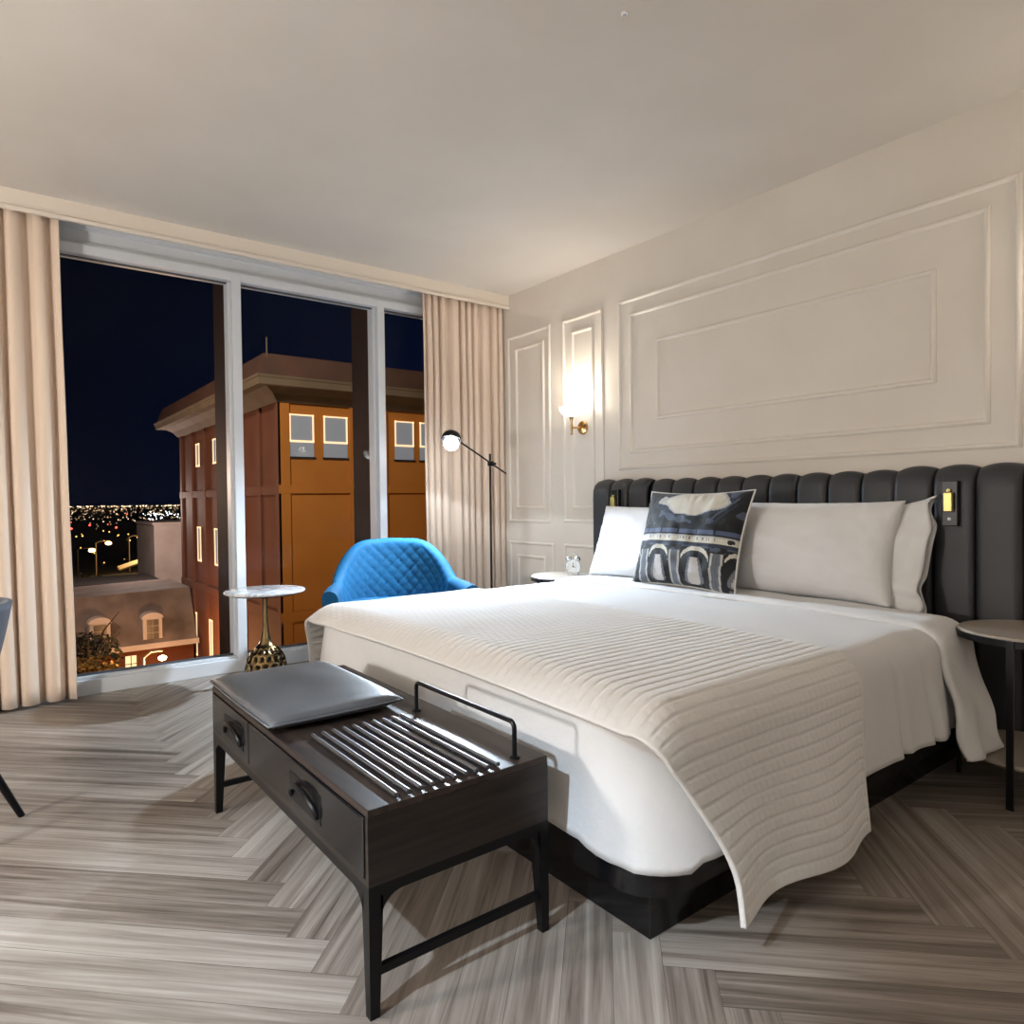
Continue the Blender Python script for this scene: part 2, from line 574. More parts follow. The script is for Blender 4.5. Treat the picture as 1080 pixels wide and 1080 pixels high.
# ------------------------------------------------------------------ bed
YC = -2.335
bed = thing('bed', 'king bed with black plinth base and white mattress against the headboard', 'bed', (-1.15, YC, 0))
def rrect(x0, x1, y0, y1, r, seg=10):
    pts = []
    for cx, cy, a0 in ((x1 - r, y1 - r, 0), (x0 + r, y1 - r, 90), (x0 + r, y0 + r, 180), (x1 - r, y0 + r, 270)):
        for k_ in range(seg + 1):
            a = radians(a0 + 90 * k_ / seg)
            pts.append((cx + r * cos(a), cy + r * sin(a)))
    return pts
def slab(bm, pts, z0, z1, bev=0.0):
    t = bmesh.new()
    lo = [t.verts.new((x, y, z0)) for x, y in pts]
    hi = [t.verts.new((x, y, z1)) for x, y in pts]
    n = len(pts)
    t.faces.new(lo[::-1]); t.faces.new(hi)
    for i in range(n):
        t.faces.new((lo[i], lo[(i + 1) % n], hi[(i + 1) % n], hi[i]))
    if bev:
        es = [e for e in t.edges if (abs(e.verts[0].co.z - e.verts[1].co.z) < 1e-6)]
        bmesh.ops.bevel(t, geom=es, offset=bev, segments=3, profile=.5, affect='EDGES')
    join(bm, t)
    return bm
BX0 = -2.19     # foot end of the frame
bm = B(); slab(bm, rrect(BX0, -.15, YC - 1.06, YC + 1.0, .13), .125, .245, .004)
obj('frame', bm, M['black'], bed, True, angle=35)
bm = B(); box(bm, -2.13, -.2, YC - 1.0, YC + .96, 0, .127, .003)
obj('plinth', bm, M['black'], bed)
bm = B(); slab(bm, rrect(-2.10, -.15, YC - .98, YC + .98, .12), .24, .585, .05)
obj('mattress', bm, M['sheet'], bed, True, angle=50)

ZT = 0.605
def drape_uv(px, py, rx0, ry, off, r=.10):
    """px,py on the cloth: inside the rectangle it lies on top, beyond it hangs down; returns point"""
    pass

HALF = 1.0           # half width of the flat top
FX = -2.09           # x where the flat top ends at the foot
RAD = .11
def skirt(dist, r=RAD, flare=.05):
    q = r * pi / 2
    if dist <= 0:
        return 0.0, 0.0
    if dist < q:
        a = dist / r
        return r * sin(a), r * (1 - cos(a))
    return r + flare * (dist - q), r + (dist - q)

def top_z(x, y):
    """height of the made bed's top surface"""
    return ZT + .018 * (1 - ((y - YC) / HALF) ** 2) * 1

def duvet():
    # perimeter path (head-left -> foot -> head-right) with a rounded corner, fanned from the centre line
    rc = .16
    xh = -.42
    path = []
    yl, yr = YC + HALF, YC - HALF
    n1 = 90
    for i in range(n1):
        path.append((xh + (FX + rc - xh) * i / n1, yl, 0, 1))
    for i in range(14):
        a = pi / 2 + (pi / 2) * i / 14
        path.append((FX + rc + rc * cos(a), yl - rc + rc * sin(a), cos(a), sin(a)))
    n2 = 110
    for i in range(n2):
        path.append((FX, yl - rc + (yr + rc - yl + rc) * i / n2, -1, 0))
    for i in range(14):
        a = pi + (pi / 2) * i / 14
        path.append((FX + rc + rc * cos(a), yr + rc + rc * sin(a), cos(a), sin(a)))
    for i in range(n1 + 1):
        path.append((FX + rc + (xh - FX - rc) * i / n1, yr, 0, -1))
    SK = 24
    TOPN = 22
    bm = B()
    rows = []
    acc = 0
    prev = None
    for (x, y, nx, ny) in path:
        if prev:
            acc += sqrt((x - prev[0]) ** 2 + (y - prev[1]) ** 2)
        prev = (x, y)
        row = []
        corner = abs(nx * ny) * 2
        for j in range(SK, 0, -1):
            smax = .455 + .02 * nz(acc * 1.5, 3) + .03 * corner - .02 * (1 if ny < -.9 else 0)
            s = smax * j / SK
            o, d = skirt(s, flare=.10 if ny < -.5 else .06)
            k_ = ss(.10, .42, s)
            wob = k_ * (.016 * sin(acc * 17 + 2.4 * nz(acc * 2.1, 1.0)) * (.5 + .7 * abs(nz(acc * .9, 7))) + .022 * nz(acc * 2.6, s * 2, 5)) + k_ * corner * .03
            wob *= 1 - .75 * ss(.1, .95, -ny) * (1 - ss(-1.15, -.95, x))
            # pulled-in creases in the side that hangs by the nightstand
            if ny < -.9:
                for xc, w_ in ((-.80, .018), (-1.02, .022), (-.62, .02)):
                    wob -= .028 * math.exp(-((x - xc - .06 * s) / w_) ** 2) * ss(.06, .3, s)
            z = top_z(x, y) - d
            row.append(bm.verts.new((x + nx * (o + wob), y + ny * (o + wob), z + .004 * nz(acc * 6, s * 8))))
        # top, from the rim to the centre line
        cx = min(max(x, FX + HALF), xh) if nx < -.01 else x
        cx = max(x, FX + .95)
        for j in range(TOPN):
            t = j / (TOPN - 1)
            px = x + (cx - x) * t
            py = y + (YC - y) * t
            w = .005 * nz(px * 3, py * 3, 2) + .003 * nz(px * 9, py * 7, 4)
            row.append(bm.verts.new((px, py, top_z(px, py) + w)))
        rows.append(row)
    for a, b in zip(rows, rows[1:]):
        for j in range(len(a) - 1):
            bm.faces.new((a[j], b[j], b[j + 1], a[j + 1]))
    bmesh.ops.remove_doubles(bm, verts=bm.verts[:], dist=.0006)
    bmesh.ops.recalc_face_normals(bm, faces=bm.faces[:])
    o = obj('duvet', bm, M['white'], None, True)
    md = o.modifiers.new('thick', 'SOLIDIFY'); md.thickness = .012; md.offset = -1
    return tag(o, 'white duvet spread over the bed and hanging down its sides', 'duvet')
DV = duvet()

def strip(x_of, off, s_l, s_r, nu, nv, disp, flare=(.06, .12), drop_wave=None):
    """cloth strip laid across the bed: u along x, v across y from left hem to right hem"""
    W = s_l + 2 * HALF + s_r
    def f_(u, v):
        d = v * W
        if d < s_l:
            s = s_l - d; side = 1
        elif d > s_l + 2 * HALF:
            s = d - s_l - 2 * HALF; side = -1
        else:
            s = 0; side = 0
        x = x_of(u, s, side)
        if side == 0:
            y = YC + HALF - (d - s_l)
            ny, nzv = 0, 1
            z = top_z(x, y)
            # beyond the flat top toward the foot it starts to bend down
            if x < FX:
                o, dr = skirt(FX - x)
                z -= dr
        else:
            o, dr = skirt(s, flare=flare[0] if side > 0 else flare[1])
            y = YC + side * (HALF + o)
            z = top_z(x, YC + side * HALF) - dr
            a = min(s / RAD, pi / 2)
            ny, nzv = side * sin(a), cos(a)
            if x < FX:
                z -= skirt(FX - x)[1] * max(0, 1 - s / .25)
        e, wv = disp(u, v, d, s, side, x)
        h = off + e
        return Vector((x, y + ny * h + (side * wv), z + nzv * h))
    bm = B()
    grid(bm, f_, nu, nv)
    bmesh.ops.recalc_face_normals(bm, faces=bm.faces[:])
    return bm

# folded-back head end of the duvet
def fold_x(u, s, side):
    return -.36 - .29 * u - .05 * ss(.0, .5, s) * (1 if side < 0 else 0)
def fold_d(u, v, d, s, side, x):
    e = .016 * (max(0, 1 - (2 * u - 1) ** 6)) ** .5 + .006 * nz(d * 5, u * 3, 8)
    k_ = ss(.12, .45, s)
    e += k_ * (.03 * nz(d * 7, u * 3, 1) + .012 * sin(d * 22))
    return e, k_ * .035 + k_ * .03 * nz(u * 2.5, d * 3, 9)
bm = strip(fold_x, .004, .35, .50, 22, 150, fold_d, flare=(.05, .20))
o = obj('folded_edge', bm, M['white'], None, True)
md = o.modifiers.new('thick', 'SOLIDIFY'); md.thickness = .014; md.offset = -1
bpy.context.view_layer.update()
o.parent = DV
o.matrix_parent_inverse = Matrix.Translation(-DV.location)

# quilted throw across the foot of the bed
def quilt_x(u, s, side):
    x0 = -2.225 + (.20 * ss(.05, .5, s) if side < 0 else .05 * ss(0, .4, s))
    x1 = -1.265 - (.05 * ss(.05, .5, s) if side < 0 else 0)
    return x0 + (x1 - x0) * u
ROW = (.45 + 2 * HALF + .58) / 84
def quilt_d(u, v, d, s, side, x):
    a = (d / ROW) % 1.0
    b = (u * 32 + .5 * (int(d / ROW + 1e-6) % 2)) % 1.0
    row = max(0, 1 - (2 * a - 1) ** 6) ** .5
    cell = .62 + .38 * max(0, 1 - (2 * b - 1) ** 6) ** .5
    e = .0050 * row * cell
    k_ = ss(.12, .55, s)
    wv = k_ * (.022 * sin(u * 8.5 + 2.2) + .020 * nz(u * 2, d * 1.3, 3)) + k_ * (.012 + .02 * (side < 0))
    ed = ss(0, .03, min(u, 1 - u)) * ss(0, .008, min(v, 1 - v))
    e = .0045 * (1 - ed) + e * ed
    return e + .004 * nz(x * 4, d * 4, 6), wv
bm = strip(quilt_x, .006, .45, .58, 193, 673, quilt_d, flare=(.06, .085))
QU = obj('throw', bm, M['quilt'], None, True)
md = QU.modifiers.new('thick', 'SOLIDIFY'); md.thickness = .014; md.offset = -1
tag(QU, 'pale grey quilted throw laid across the foot of the bed', 'throw blanket')

# ------------------------------------------------------------------ pillows
def pillow_bm(w, h, t, seed, nu=60, nv=44, pinch=.06, sag=0.0):
    """closed pillow in local x (width), y (height), z (thickness)"""
    bm = B()
    def half(sgn):
        def f_(u, v):
            a, b = u * 2 - 1, v * 2 - 1
            k_ = (max(0, 1 - abs(a) ** 2.6) * max(0, 1 - abs(b) ** 2.4)) ** .5
            x = a * w / 2 * (1 - pinch * (1 - abs(a) ** 2 * 0) * (1 - b * b) * abs(a) ** 3 * -0.6 - pinch * (b * b) * 0)
            x = a * w / 2 * (1 - pinch * (1 - b * b) * abs(a))
            y = b * h / 2 * (1 - pinch * (1 - a * a) * abs(b))
            z = sgn * t / 2 * k_ * (1 + .10 * nz(a * 1.5, b * 1.5, seed) - sag * b)
            ed = max(abs(a), abs(b))
            z += .010 * nz(a * 5, b * 4, seed + sgn) * k_ + .005 * nz(a * 12, b * 9, seed + 2) * ss(.5, .95, ed) * (1 - ss(.97, 1, ed))
            return Vector((x, y, z))
        return f_
    grid(bm, half(1), nu, nv)
    t2 = B(); grid(t2, half(-1), nu, nv); join(bm, t2)
    bmesh.ops.remove_doubles(bm, verts=bm.verts[:], dist=.0004)
    bmesh.ops.recalc_face_normals(bm, faces=bm.faces[:])
    return bm

def stand(bm, loc, tilt, turn=0.0, spin=0.0):
    """local x -> room -y, local y -> up, local z -> toward the foot (-x); tilt leans it back"""
    base = Matrix(((0, 0, -1, 0), (-1, 0, 0, 0), (0, 1, 0, 0), (0, 0, 0, 1)))
    m4 = Matrix.Translation(loc) @ Matrix.Rotation(turn, 4, 'Z') @ Matrix.Rotation(tilt, 4, 'Y') @ base @ Matrix.Rotation(spin, 4, 'Z')
    bm.transform(m4)
    return m4

bm = pillow_bm(.98, .47, .22, 1)
stand(bm, (-.275, -1.77, .84), radians(20), 0)
PL = thing('pillow', 'white pillow at the window side of the bed, left of the patterned cushion', 'pillow', (-.30, -1.77, .61), 'white bed pillows')
obj('pillow_body', bm, M['white'], PL, True)
bm = pillow_bm(.86, .485, .27, 5)
stand(bm, (-.29, -2.715, .852), radians(17), 0)
PR = thing('pillow', 'white pillow with a loose open hem, right of the patterned cushion', 'pillow', (-.30, -2.75, .61), 'white bed pillows')
obj('pillow_body', bm, M['white'], PR, True)
# open end of the pillow case: a loose ruffled sleeve beyond the pillow
bm = B()
def sleeve(u, v):
    a = u * 2 * pi
    h = .222 + .035 * v
    tt = .045 * (1 - v) + .028 * v
    x = .36 + .155 * v + .012 * sin(a * 5) * v
    y = h * math.copysign(abs(sin(a)) ** .8, sin(a)) + .010 * sin(a * 7 + 1) * v + .03 * v * max(0, sin(a))
    z = tt * math.copysign(abs(cos(a)) ** .8, cos(a)) + .014 * sin(a * 9) * v + .018 * nz(a * 1.5, v * 3, 4) * v
    return Vector((x, y, z - .035 - .03 * v))
grid(bm, sleeve, 90, 16, closed_u=True)
bmesh.ops.recalc_face_normals(bm, faces=bm.faces[:])
stand(bm, (-.285, -2.715, .848), radians(17), 0)
o = obj('open_hem', bm, M['white'], PR, True)
md = o.modifiers.new('thick', 'SOLIDIFY'); md.thickness = .004

# patterned cushion: navy and white print of an arcade under a stormy sky
def cushion_print(u, v):
    """colour of the woven print at u (left-right), v (bottom-top)"""
    navy = (22, 30, 46); ink = (38, 48, 68); mid = (92, 104, 124); steel = (134, 143, 158); grey = (160, 164, 170); pale = (206, 205, 204); cream = (222, 219, 212)
    if v > .60:
        n1 = nz(u * 5, v * 5, 1) + .5 * nz(u * 11, v * 11, 2)
        c = navy
        # clear patch of sky
        e = ((u - .53) / .36) ** 2 + ((v - .85) / .16) ** 2 + .5 * n1
        lo = .70 + .02 * sin(u * 20)
        if e < .85 and v > lo:
            c = cream if e < .7 else pale
        elif e < 1.1 and v > lo - .03:
            c = mid if n1 > -.1 else ink
        elif n1 > .28:
            c = steel
        elif n1 > .12:
            c = ink
        # sweeping bands at the right
        q = (u - .62) * 1.0 - (v - .60) * .85
        if u > .60 and v > .62:
            w = (u - .70) - (v - .62) * .75
            for k_, cc in ((.02, steel), (.07, mid), (.13, ink)):
                if abs(w - k_) < .012:
                    c = cc
        if u > .93 and v > .8:
            c = ink
        return c
    if v > .565:
        return navy
    if v > .52:
        return ink if ((u * 6.2) % 1) < .08 else (138, 148, 170)
    if v > .50:
        return navy
    if v > .435:
        # pale frieze with a few small worn marks
        if .45 < (v - .435) / .065 < .75 and nz(u * 60, 2) > .18 and .15 < u < .86:
            return grey
        if (u - .93) ** 2 + ((v - .468)) ** 2 < .022 ** 2:
            return navy
        return cream if v < .49 else pale
    if v > .405:
        return mid
    # arcade
    for c0, c1 in ((.10, .225), (.44, .555), (.80, .915)):
        if c0 < u < c1:
            if v > .345:
                n1 = nz(u * 22, v * 22, 5)
                return navy if n1 > -.1 else steel
            if u - c0 < .012 or c1 - u < .012:
                return ink
            if u - c0 < .03 or c1 - u < .03:
                return pale
            return (150, 155, 162) if int((u - c0) * 90) % 2 else grey
    for a0, a1 in ((-.135, .10), (.225, .44), (.555, .80), (.915, 1.13)):
        if a0 <= u <= a1:
            cu = (a0 + a1) / 2; hw = (a1 - a0) / 2
            s = (u - cu) / hw
            arch = .265 + .115 * sqrt(max(0, 1 - s * s))
            if v > arch + .02:
                return steel if v > .39 else ink
            if v > arch - .022:
                return cream
            # statue-like pale urn in the niche
            t = (v - .055) / .24
            if 0 < t < 1:
                w = .70 * (1 - .55 * t ** 1.6) * (1 - (2 * max(0, .12 - t) / .24) ** 2 * .4)
                if abs(s) < w:
                    sh = abs(s) / w
                    return (216, 215, 214) if sh < .66 else (164, 166, 170)
            if v > .275 and abs(s) < .22:
                return navy
            if v < .035 and abs(abs(s) - .35) < .17:
                return grey
            if .27 < v and abs(s) < .55 and nz(u * 30, v * 30, 4) > .1:
                return mid
            return navy
    return ink
def build_cushion():
    w, h, t = .69, .535, .19
    bm = pillow_bm(w, h, t, 9, 150, 120, pinch=.075)
    cl = bm.loops.layers.color.new('print')
    for fc in bm.faces:
        front = fc.calc_center_median().z > 0
        for lp in fc.loops:
            p = lp.vert.co
            if front:
                q = fc.calc_center_median()
                c = cushion_print(min(.999, max(.001, q.x / w + .5)), min(.999, max(.001, q.y / h + .5)))
            else:
                c = (205, 202, 196)
            lp[cl] = rgb(*c)
    m = mat('printed_cushion', (1, 1, 1, 1), .8, sheen=.1)
    a = N(m, 'ShaderNodeVertexColor', layer_name='print')
    L(m, a.outputs['Color'], P(m).inputs['Base Color'])
    stand(bm, (-.495, -2.19, .888), radians(18), radians(-3), radians(0))
    cu = thing('cushion', 'square navy and white printed cushion with arches, leaning on the pillows', 'cushion', (-.5, -2.19, .62))
    obj('cover', bm, m, cu, True)
    # pale piping round the edge
    pts = []
    n = 30
    for sx, sy, ex, ey in ((-1, -1, 1, -1), (1, -1, 1, 1), (1, 1, -1, 1), (-1, 1, -1, -1)):
        for i in range(n):
            a_ = sx + (ex - sx) * i / n; b_ = sy + (ey - sy) * i / n
            pts.append(Vector((a_ * w / 2 * (1 - .075 * (1 - b_ * b_) * abs(a_)), b_ * h / 2 * (1 - .075 * (1 - a_ * a_) * abs(b_)), 0)))
    bm = B(); tube(bm, pts, .005, 6, closed=True)
    stand(bm, (-.495, -2.19, .888), radians(18), radians(-3), 0)
    obj('piping', bm, mat('piping_white', rgb(205, 203, 198), .8), cu, True)
build_cushion()

# ------------------------------------------------------------------ luggage bench
bx0, bx1, by0, by1 = -2.80, -2.30, -3.145, -1.885
bt = .452
be = thing('luggage_bench', 'dark wood luggage bench with two drawers and black legs at the bed foot', 'bench', (-2.55, -2.515, 0))
bm = B()
box(bm, bx0 + .022, bx1, by0, by1, .286, bt - .017)
box(bm, bx0, bx0 + .022, by0 + .014, by1 - .014, .286, .299)
box(bm, bx0, bx0 + .022, by0, by0 + .014, .286, bt - .017)
box(bm, bx0, bx0 + .022, by1 - .014, by1, .286, bt - .017)
obj('body', bm, M['darkwood_side'], be)
bm = B(); box(bm, bx0, bx1, by0, by1, bt - .017, bt, .002)
obj('top', bm, M['darkwood'], be)
def drawer(ya, yb, yp):
    bm = B()
    box(bm, bx0 - .004, bx0 + .026, ya, yb, .302, bt - .019, .003)
    d = obj('drawer', bm, M['black'], be)
    bm = B()
    # recessed plate with an arched pull lip
    box(bm, bx0 - .0055, bx0 - .003, yp - .105, yp + .105, .326, .400, .001)
    obj('pull_plate', bm, M['blackmetal'], d)
    bm = B()
    pts = [(bx0 - .006 - .012 * sin(pi * i / 20), yp - .088 * cos(pi * i / 20), .340 + .046 * sin(pi * i / 20)) for i in range(21)]
    tube(bm, pts, .0075, 8)
    obj('pull', bm, M['blackmetal'], d, True)
drawer(-2.318, by1 - .016, -2.16)
drawer(by0 + .016, -2.324, -2.79)
# rail under the body, legs with curved brackets, stretchers
bm = B()
box(bm, bx0, bx0 + .03, by0, by1, .262, .286); box(bm, bx1 - .03, bx1, by0, by1, .262, .286)
box(bm, bx0 + .03, bx1 - .03, by0, by0 + .03, .262, .286); box(bm, bx0 + .03, bx1 - .03, by1 - .03, by1, .262, .286)
obj('apron', bm, M['blackmetal'], be)
for cx, sx in ((bx0, 1), (bx1, -1)):
    for cyy, sy in ((by0, 1), (by1, -1)):
        bm = B()
        # tapering square leg
        def sq(s, z, bm=bm, cx=cx, cyy=cyy, sx=sx, sy=sy):
            return [bm.verts.new((cx + sx * a, cyy + sy * b, z)) for a, b in ((0, 0), (s, 0), (s, s), (0, s))]
        rs = [sq(.034, .262), sq(.032, .2), sq(.022, 0)]
        for a, b in zip(rs, rs[1:]):
            for i in range(4):
                bm.faces.new((a[i], a[(i + 1) % 4], b[(i + 1) % 4], b[i]))
        bm.faces.new(rs[0]); bm.faces.new(rs[-1])
        # curved gusset along x and along y
        for ax in (0, 1):
            R_ = .055
            prev = None
            pts = []
            for i in range(9):
                a = pi / 2 * i / 8
                pts.append((.028 + R_ * (1 - cos(a)), .262 - R_ * (1 - sin(a))))
            poly = [(.028, .262)] + [(p, z) for p, z in pts]
            for th in (0,):
                f1 = [bm.verts.new((cx + sx * (p if ax == 0 else 0.0), cyy + sy * (0.0 if ax == 0 else p), z)) for p, z in poly]
                f2 = [bm.verts.new((cx + sx * (p if ax == 0 else .022), cyy + sy * (.022 if ax == 0 else p), z)) for p, z in poly]
                bm.faces.new(f1); bm.faces.new(f2[::-1])
                for i in range(len(f1)):
                    j = (i + 1) % len(f1)
                    bm.faces.new((f1[i], f2[i], f2[j], f1[j]))
        bmesh.ops.recalc_face_normals(bm, faces=bm.faces[:])
        obj('leg', bm, M['blackmetal'], be)
for yy in (by0 + .012, by1 - .012):
    bm = B(); box(bm, bx0 + .015, bx1 - .015, yy - .008, yy + .008, .086, .106, .002)
    obj('stretcher', bm, M['blackmetal'], be)
for i in range(10):
    x = -2.722 + i * (.278 / 9)
    bm = B(); tube(bm, [(x, -3.128 + .0, bt + .007), (x, -2.635, bt + .007)], .0062, 10)
    obj('luggage_rod', bm, M['steel'], be, True, angle=40)
bm = B()
pts = [(-2.375, -2.605, bt), (-2.375, -2.605, .525)]
for i in range(1, 7):
    a = pi / 2 * i / 6
    pts.append((-2.375, -2.605 - .018 * (1 - cos(a)), .525 + .018 * sin(a)))
for i in range(0, 7):
    a = pi / 2 * i / 6
    pts.append((-2.375, -3.105 + .018 * (1 - sin(a)) , .525 + .018 * cos(a)))
pts.append((-2.375, -3.105, bt))
tube(bm, pts, .0065, 10)
gr = obj('guard_rail', bm, M['blackmetal'], be, True, angle=40)
for yy in (-2.605, -3.105):
    bm = B(); lathe(bm, [(.014, 0), (.014, .004), (.009, .006)], (-2.375, yy, bt), 18)
    obj('rail_flange', bm, M['blackmetal'], gr, True, angle=40)

# leather seat pad on the bench
bm = B()
def pad(u, v, sgn):
    a, b = u * 2 - 1, v * 2 - 1
    e = (max(0, 1 - a ** 8) * max(0, 1 - b ** 8)) ** .5
    x = -2.605 + a * .213 * (1 - .02 * b * b)
    y = -2.235 + b * .322 * (1 - .02 * a * a)
    z = .480 + sgn * .027 * e + (.006 * nz(a * 1.4, b * 1.4, 3) * e if sgn > 0 else 0)
    return Vector((x, y, z))
grid(bm, lambda u, v: pad(u, v, 1), 40, 60)
t = B(); grid(t, lambda u, v: pad(u, v, -1), 40, 60); join(bm, t)
bmesh.ops.remove_doubles(bm, verts=bm.verts[:], dist=.0005); bmesh.ops.recalc_face_normals(bm, faces=bm.faces[:])
pc = thing('seat_pad', 'flat grey leather pad lying on the window end of the bench', 'seat cushion', (-2.605, -2.235, .453))
obj('cover', bm, M['leather'], pc, True)
bm = B()
pts = []
for sx, sy, ex, ey in ((-1, -1, 1, -1), (1, -1, 1, 1), (1, 1, -1, 1), (-1, 1, -1, -1)):
    for i in range(12):
        a = sx + (ex - sx) * i / 12; b = sy + (ey - sy) * i / 12
        pts.append((-2.605 + a * .214 * (1 - .02 * b * b), -2.235 + b * .323 * (1 - .02 * a * a), .480))
tube(bm, pts, .004, 6, closed=True); obj('piping', bm, M['leather'], pc, True)

# ------------------------------------------------------------------ round side table by the window
TX, TY = -2.085, -.225
st = thing('side_table', 'round marble side table on a hammered bronze bell base by the window', 'table', (TX, TY, 0))
bm = B(); lathe(bm, [(.05, .556), (.226, .556), (.236, .560), (.238, .566), (.235, .572), (.228, .574), (.001, .574)], (TX, TY, 0), 64)
obj('tabletop', bm, M['marble'], st, True, angle=50)
bm = B(); lathe(bm, [(.06, .540), (.19, .545), (.215, .552)], (TX, TY, 0), 48); obj('underplate', bm, M['blackmetal'], st, True, angle=50)
prof = [(.118, .0), (.124, .01), (.126, .05), (.124, .10), (.113, .15), (.094, .19), (.066, .222), (.042, .245), (.027, .28), (.018, .34), (.014, .42), (.014, .50), (.022, .53), (.06, .543)]
def fine(prof, n=6):
    out = []
    for i in range(len(prof) - 1):
        p0 = prof[max(i - 1, 0)]; p1 = prof[i]; p2 = prof[i + 1]; p3 = prof[min(i + 2, len(prof) - 1)]
        for k_ in range(n):
            t = k_ / n
            out.append(tuple(.5 * ((2 * p1[c]) + (-p0[c] + p2[c]) * t + (2 * p0[c] - 5 * p1[c] + 4 * p2[c] - p3[c]) * t * t + (-p0[c] + 3 * p1[c] - 3 * p2[c] + p3[c]) * t ** 3) for c in (0, 1)))
    out.append(prof[-1])
    return out
bm = B(); fp = fine(prof)
seg = 120
rings = []
for r, z in fp:
    ring = []
    for k_ in range(seg):
        a = 2 * pi * k_ / seg
        # round hollows hammered into the bell
        d = 0; row = int(z / .046)
        if z < .22:
            cell = 2 * pi / 15
            aa = (a + (cell / 2 if row % 2 else 0)) % cell - cell / 2
            zz = (z - (row + .5) * .046)
            q = (aa * r) ** 2 + zz ** 2
            rr_ = min(.0178, r * cell * .40)
            if q < rr_ ** 2:
                d = .012 * (1 - q / rr_ ** 2) ** .5
        ring.append(bm.verts.new((TX + (r - d) * cos(a), TY + (r - d) * sin(a), z)))
    rings.append(ring)
for a, b in zip(rings, rings[1:]):
    for k_ in range(seg):
        bm.faces.new((a[k_], a[(k_ + 1) % seg], b[(k_ + 1) % seg], b[k_]))
bm.faces.new(rings[0]); bmesh.ops.recalc_face_normals(bm, faces=bm.faces[:])
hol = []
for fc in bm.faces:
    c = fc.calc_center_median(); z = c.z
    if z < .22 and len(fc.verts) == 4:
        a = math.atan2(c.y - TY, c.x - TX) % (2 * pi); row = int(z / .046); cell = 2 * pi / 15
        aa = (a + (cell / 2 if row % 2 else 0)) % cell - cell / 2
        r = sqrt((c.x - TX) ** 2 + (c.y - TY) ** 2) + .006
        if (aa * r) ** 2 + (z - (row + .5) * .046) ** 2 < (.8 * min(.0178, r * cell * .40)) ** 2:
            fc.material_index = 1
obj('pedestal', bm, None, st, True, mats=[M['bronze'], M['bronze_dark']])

# ------------------------------------------------------------------ blue armchair
AX, AY, AROT = -1.31, -.47, radians(-22)
ac = thing('armchair', 'blue velvet tub armchair with diamond stitched back between window and bed', 'armchair', (AX, AY, 0))
def rot2(x, y):
    return AX + x * cos(AROT) - y * sin(AROT), AY + x * sin(AROT) + y * cos(AROT)
# shell: angle t runs from left arm front, round the back, to right arm front; chair faces -y
def plan(t):
    """t in -1..1 -> plan point of the shell's mid line and outward normal"""
    R_ = .32
    if abs(t) < .50:
        a = pi / 2 - (t / .50) * (pi / 2)
        return R_ * 1.06 * cos(a), .02 + R_ * .80 * sin(a), cos(a), sin(a)
    s = (abs(t) - .50) / .50
    sg = 1 if t > 0 else -1
    return sg * (R_ * 1.06 + .070 * sin(s * pi / 2)), .02 - .36 * s, sg, 0
def htop(t):
    a = abs(t)
    return .850 - .012 * min(1, a / .2) - .245 * ss(.13, .50, a) - .015 * ss(.6, 1, a)
def shell(u, v):
    t = u * 2 - 1
    x, y, nx, ny = plan(t)
    top = htop(t); bot = .30
    # v: 0..0.42 inside going up, 0.42..0.58 over the top roll, 0.58..1 outside going down
    th = .035 + .012 * ss(.55, .8, abs(t))
    lean = .085 * ss(.3, .9, 1) * (1 - ss(.45, .75, abs(t)))
    if v < .42:
        k_ = v / .42; z = bot + (top - th - bot) * k_; o = -th
    elif v < .58:
        a = (v - .42) / .16 * pi; z = top - th + th * sin(a); o = -th * cos(a)
    else:
        k_ = (1 - v) / .42; z = bot + (top - th - bot) * k_; o = th
    h = (z - bot) / .55
    o += lean * h * (1 if abs(t) < .75 else 1) + .05 * h * ss(.5, .8, abs(t)) * (z / .6)
    # diamond stitching inside the back
    if v < .45 and abs(t) < .60:
        p = t * 14.0; q = z * 12.0
        a = (p + q) % 1.0; b = (p - q) % 1.0
        g = min(min(a, 1 - a), min(b, 1 - b))
        fade = (1 - ss(.5, .6, abs(t))) * (1 - ss(.40, .45, v))
        o -= (.007 * (min(g, .14) / .14) ** .5 - .004) * fade
    X, Y = rot2(x + nx * o, y + ny * o)
    return Vector((X, Y, z))
bm = B()
vs = grid(bm, shell, 220, 110)
for row in (vs[0], vs[-1]):
    bm.faces.new(row if row is vs[0] else row[::-1])
bmesh.ops.recalc_face_normals(bm, faces=bm.faces[:])
obj('shell', bm, M['blue'], ac, True, angle=70)
bm = B()
pts = []
t = B()
box(t, -.33, .33, -.36, .27, .31, .455, .05, 4)
for v in t.verts:
    X, Y = rot2(v.co.x, v.co.y); v.co.x, v.co.y = X, Y
join(bm, t)
obj('seat', bm, M['blue'], ac, True, angle=60)
for lx, ly in ((-.27, -.30), (.27, -.30), (-.24, .24), (.24, .24)):
    bm = B(); X, Y = rot2(lx, ly); X2, Y2 = rot2(lx * 1.12, ly * 1.12)
    tube(bm, [(X, Y, .315), (X2, Y2, 0)], [.018, .010], 12)
    obj('leg', bm, M['blackmetal'], ac, True, angle=40)

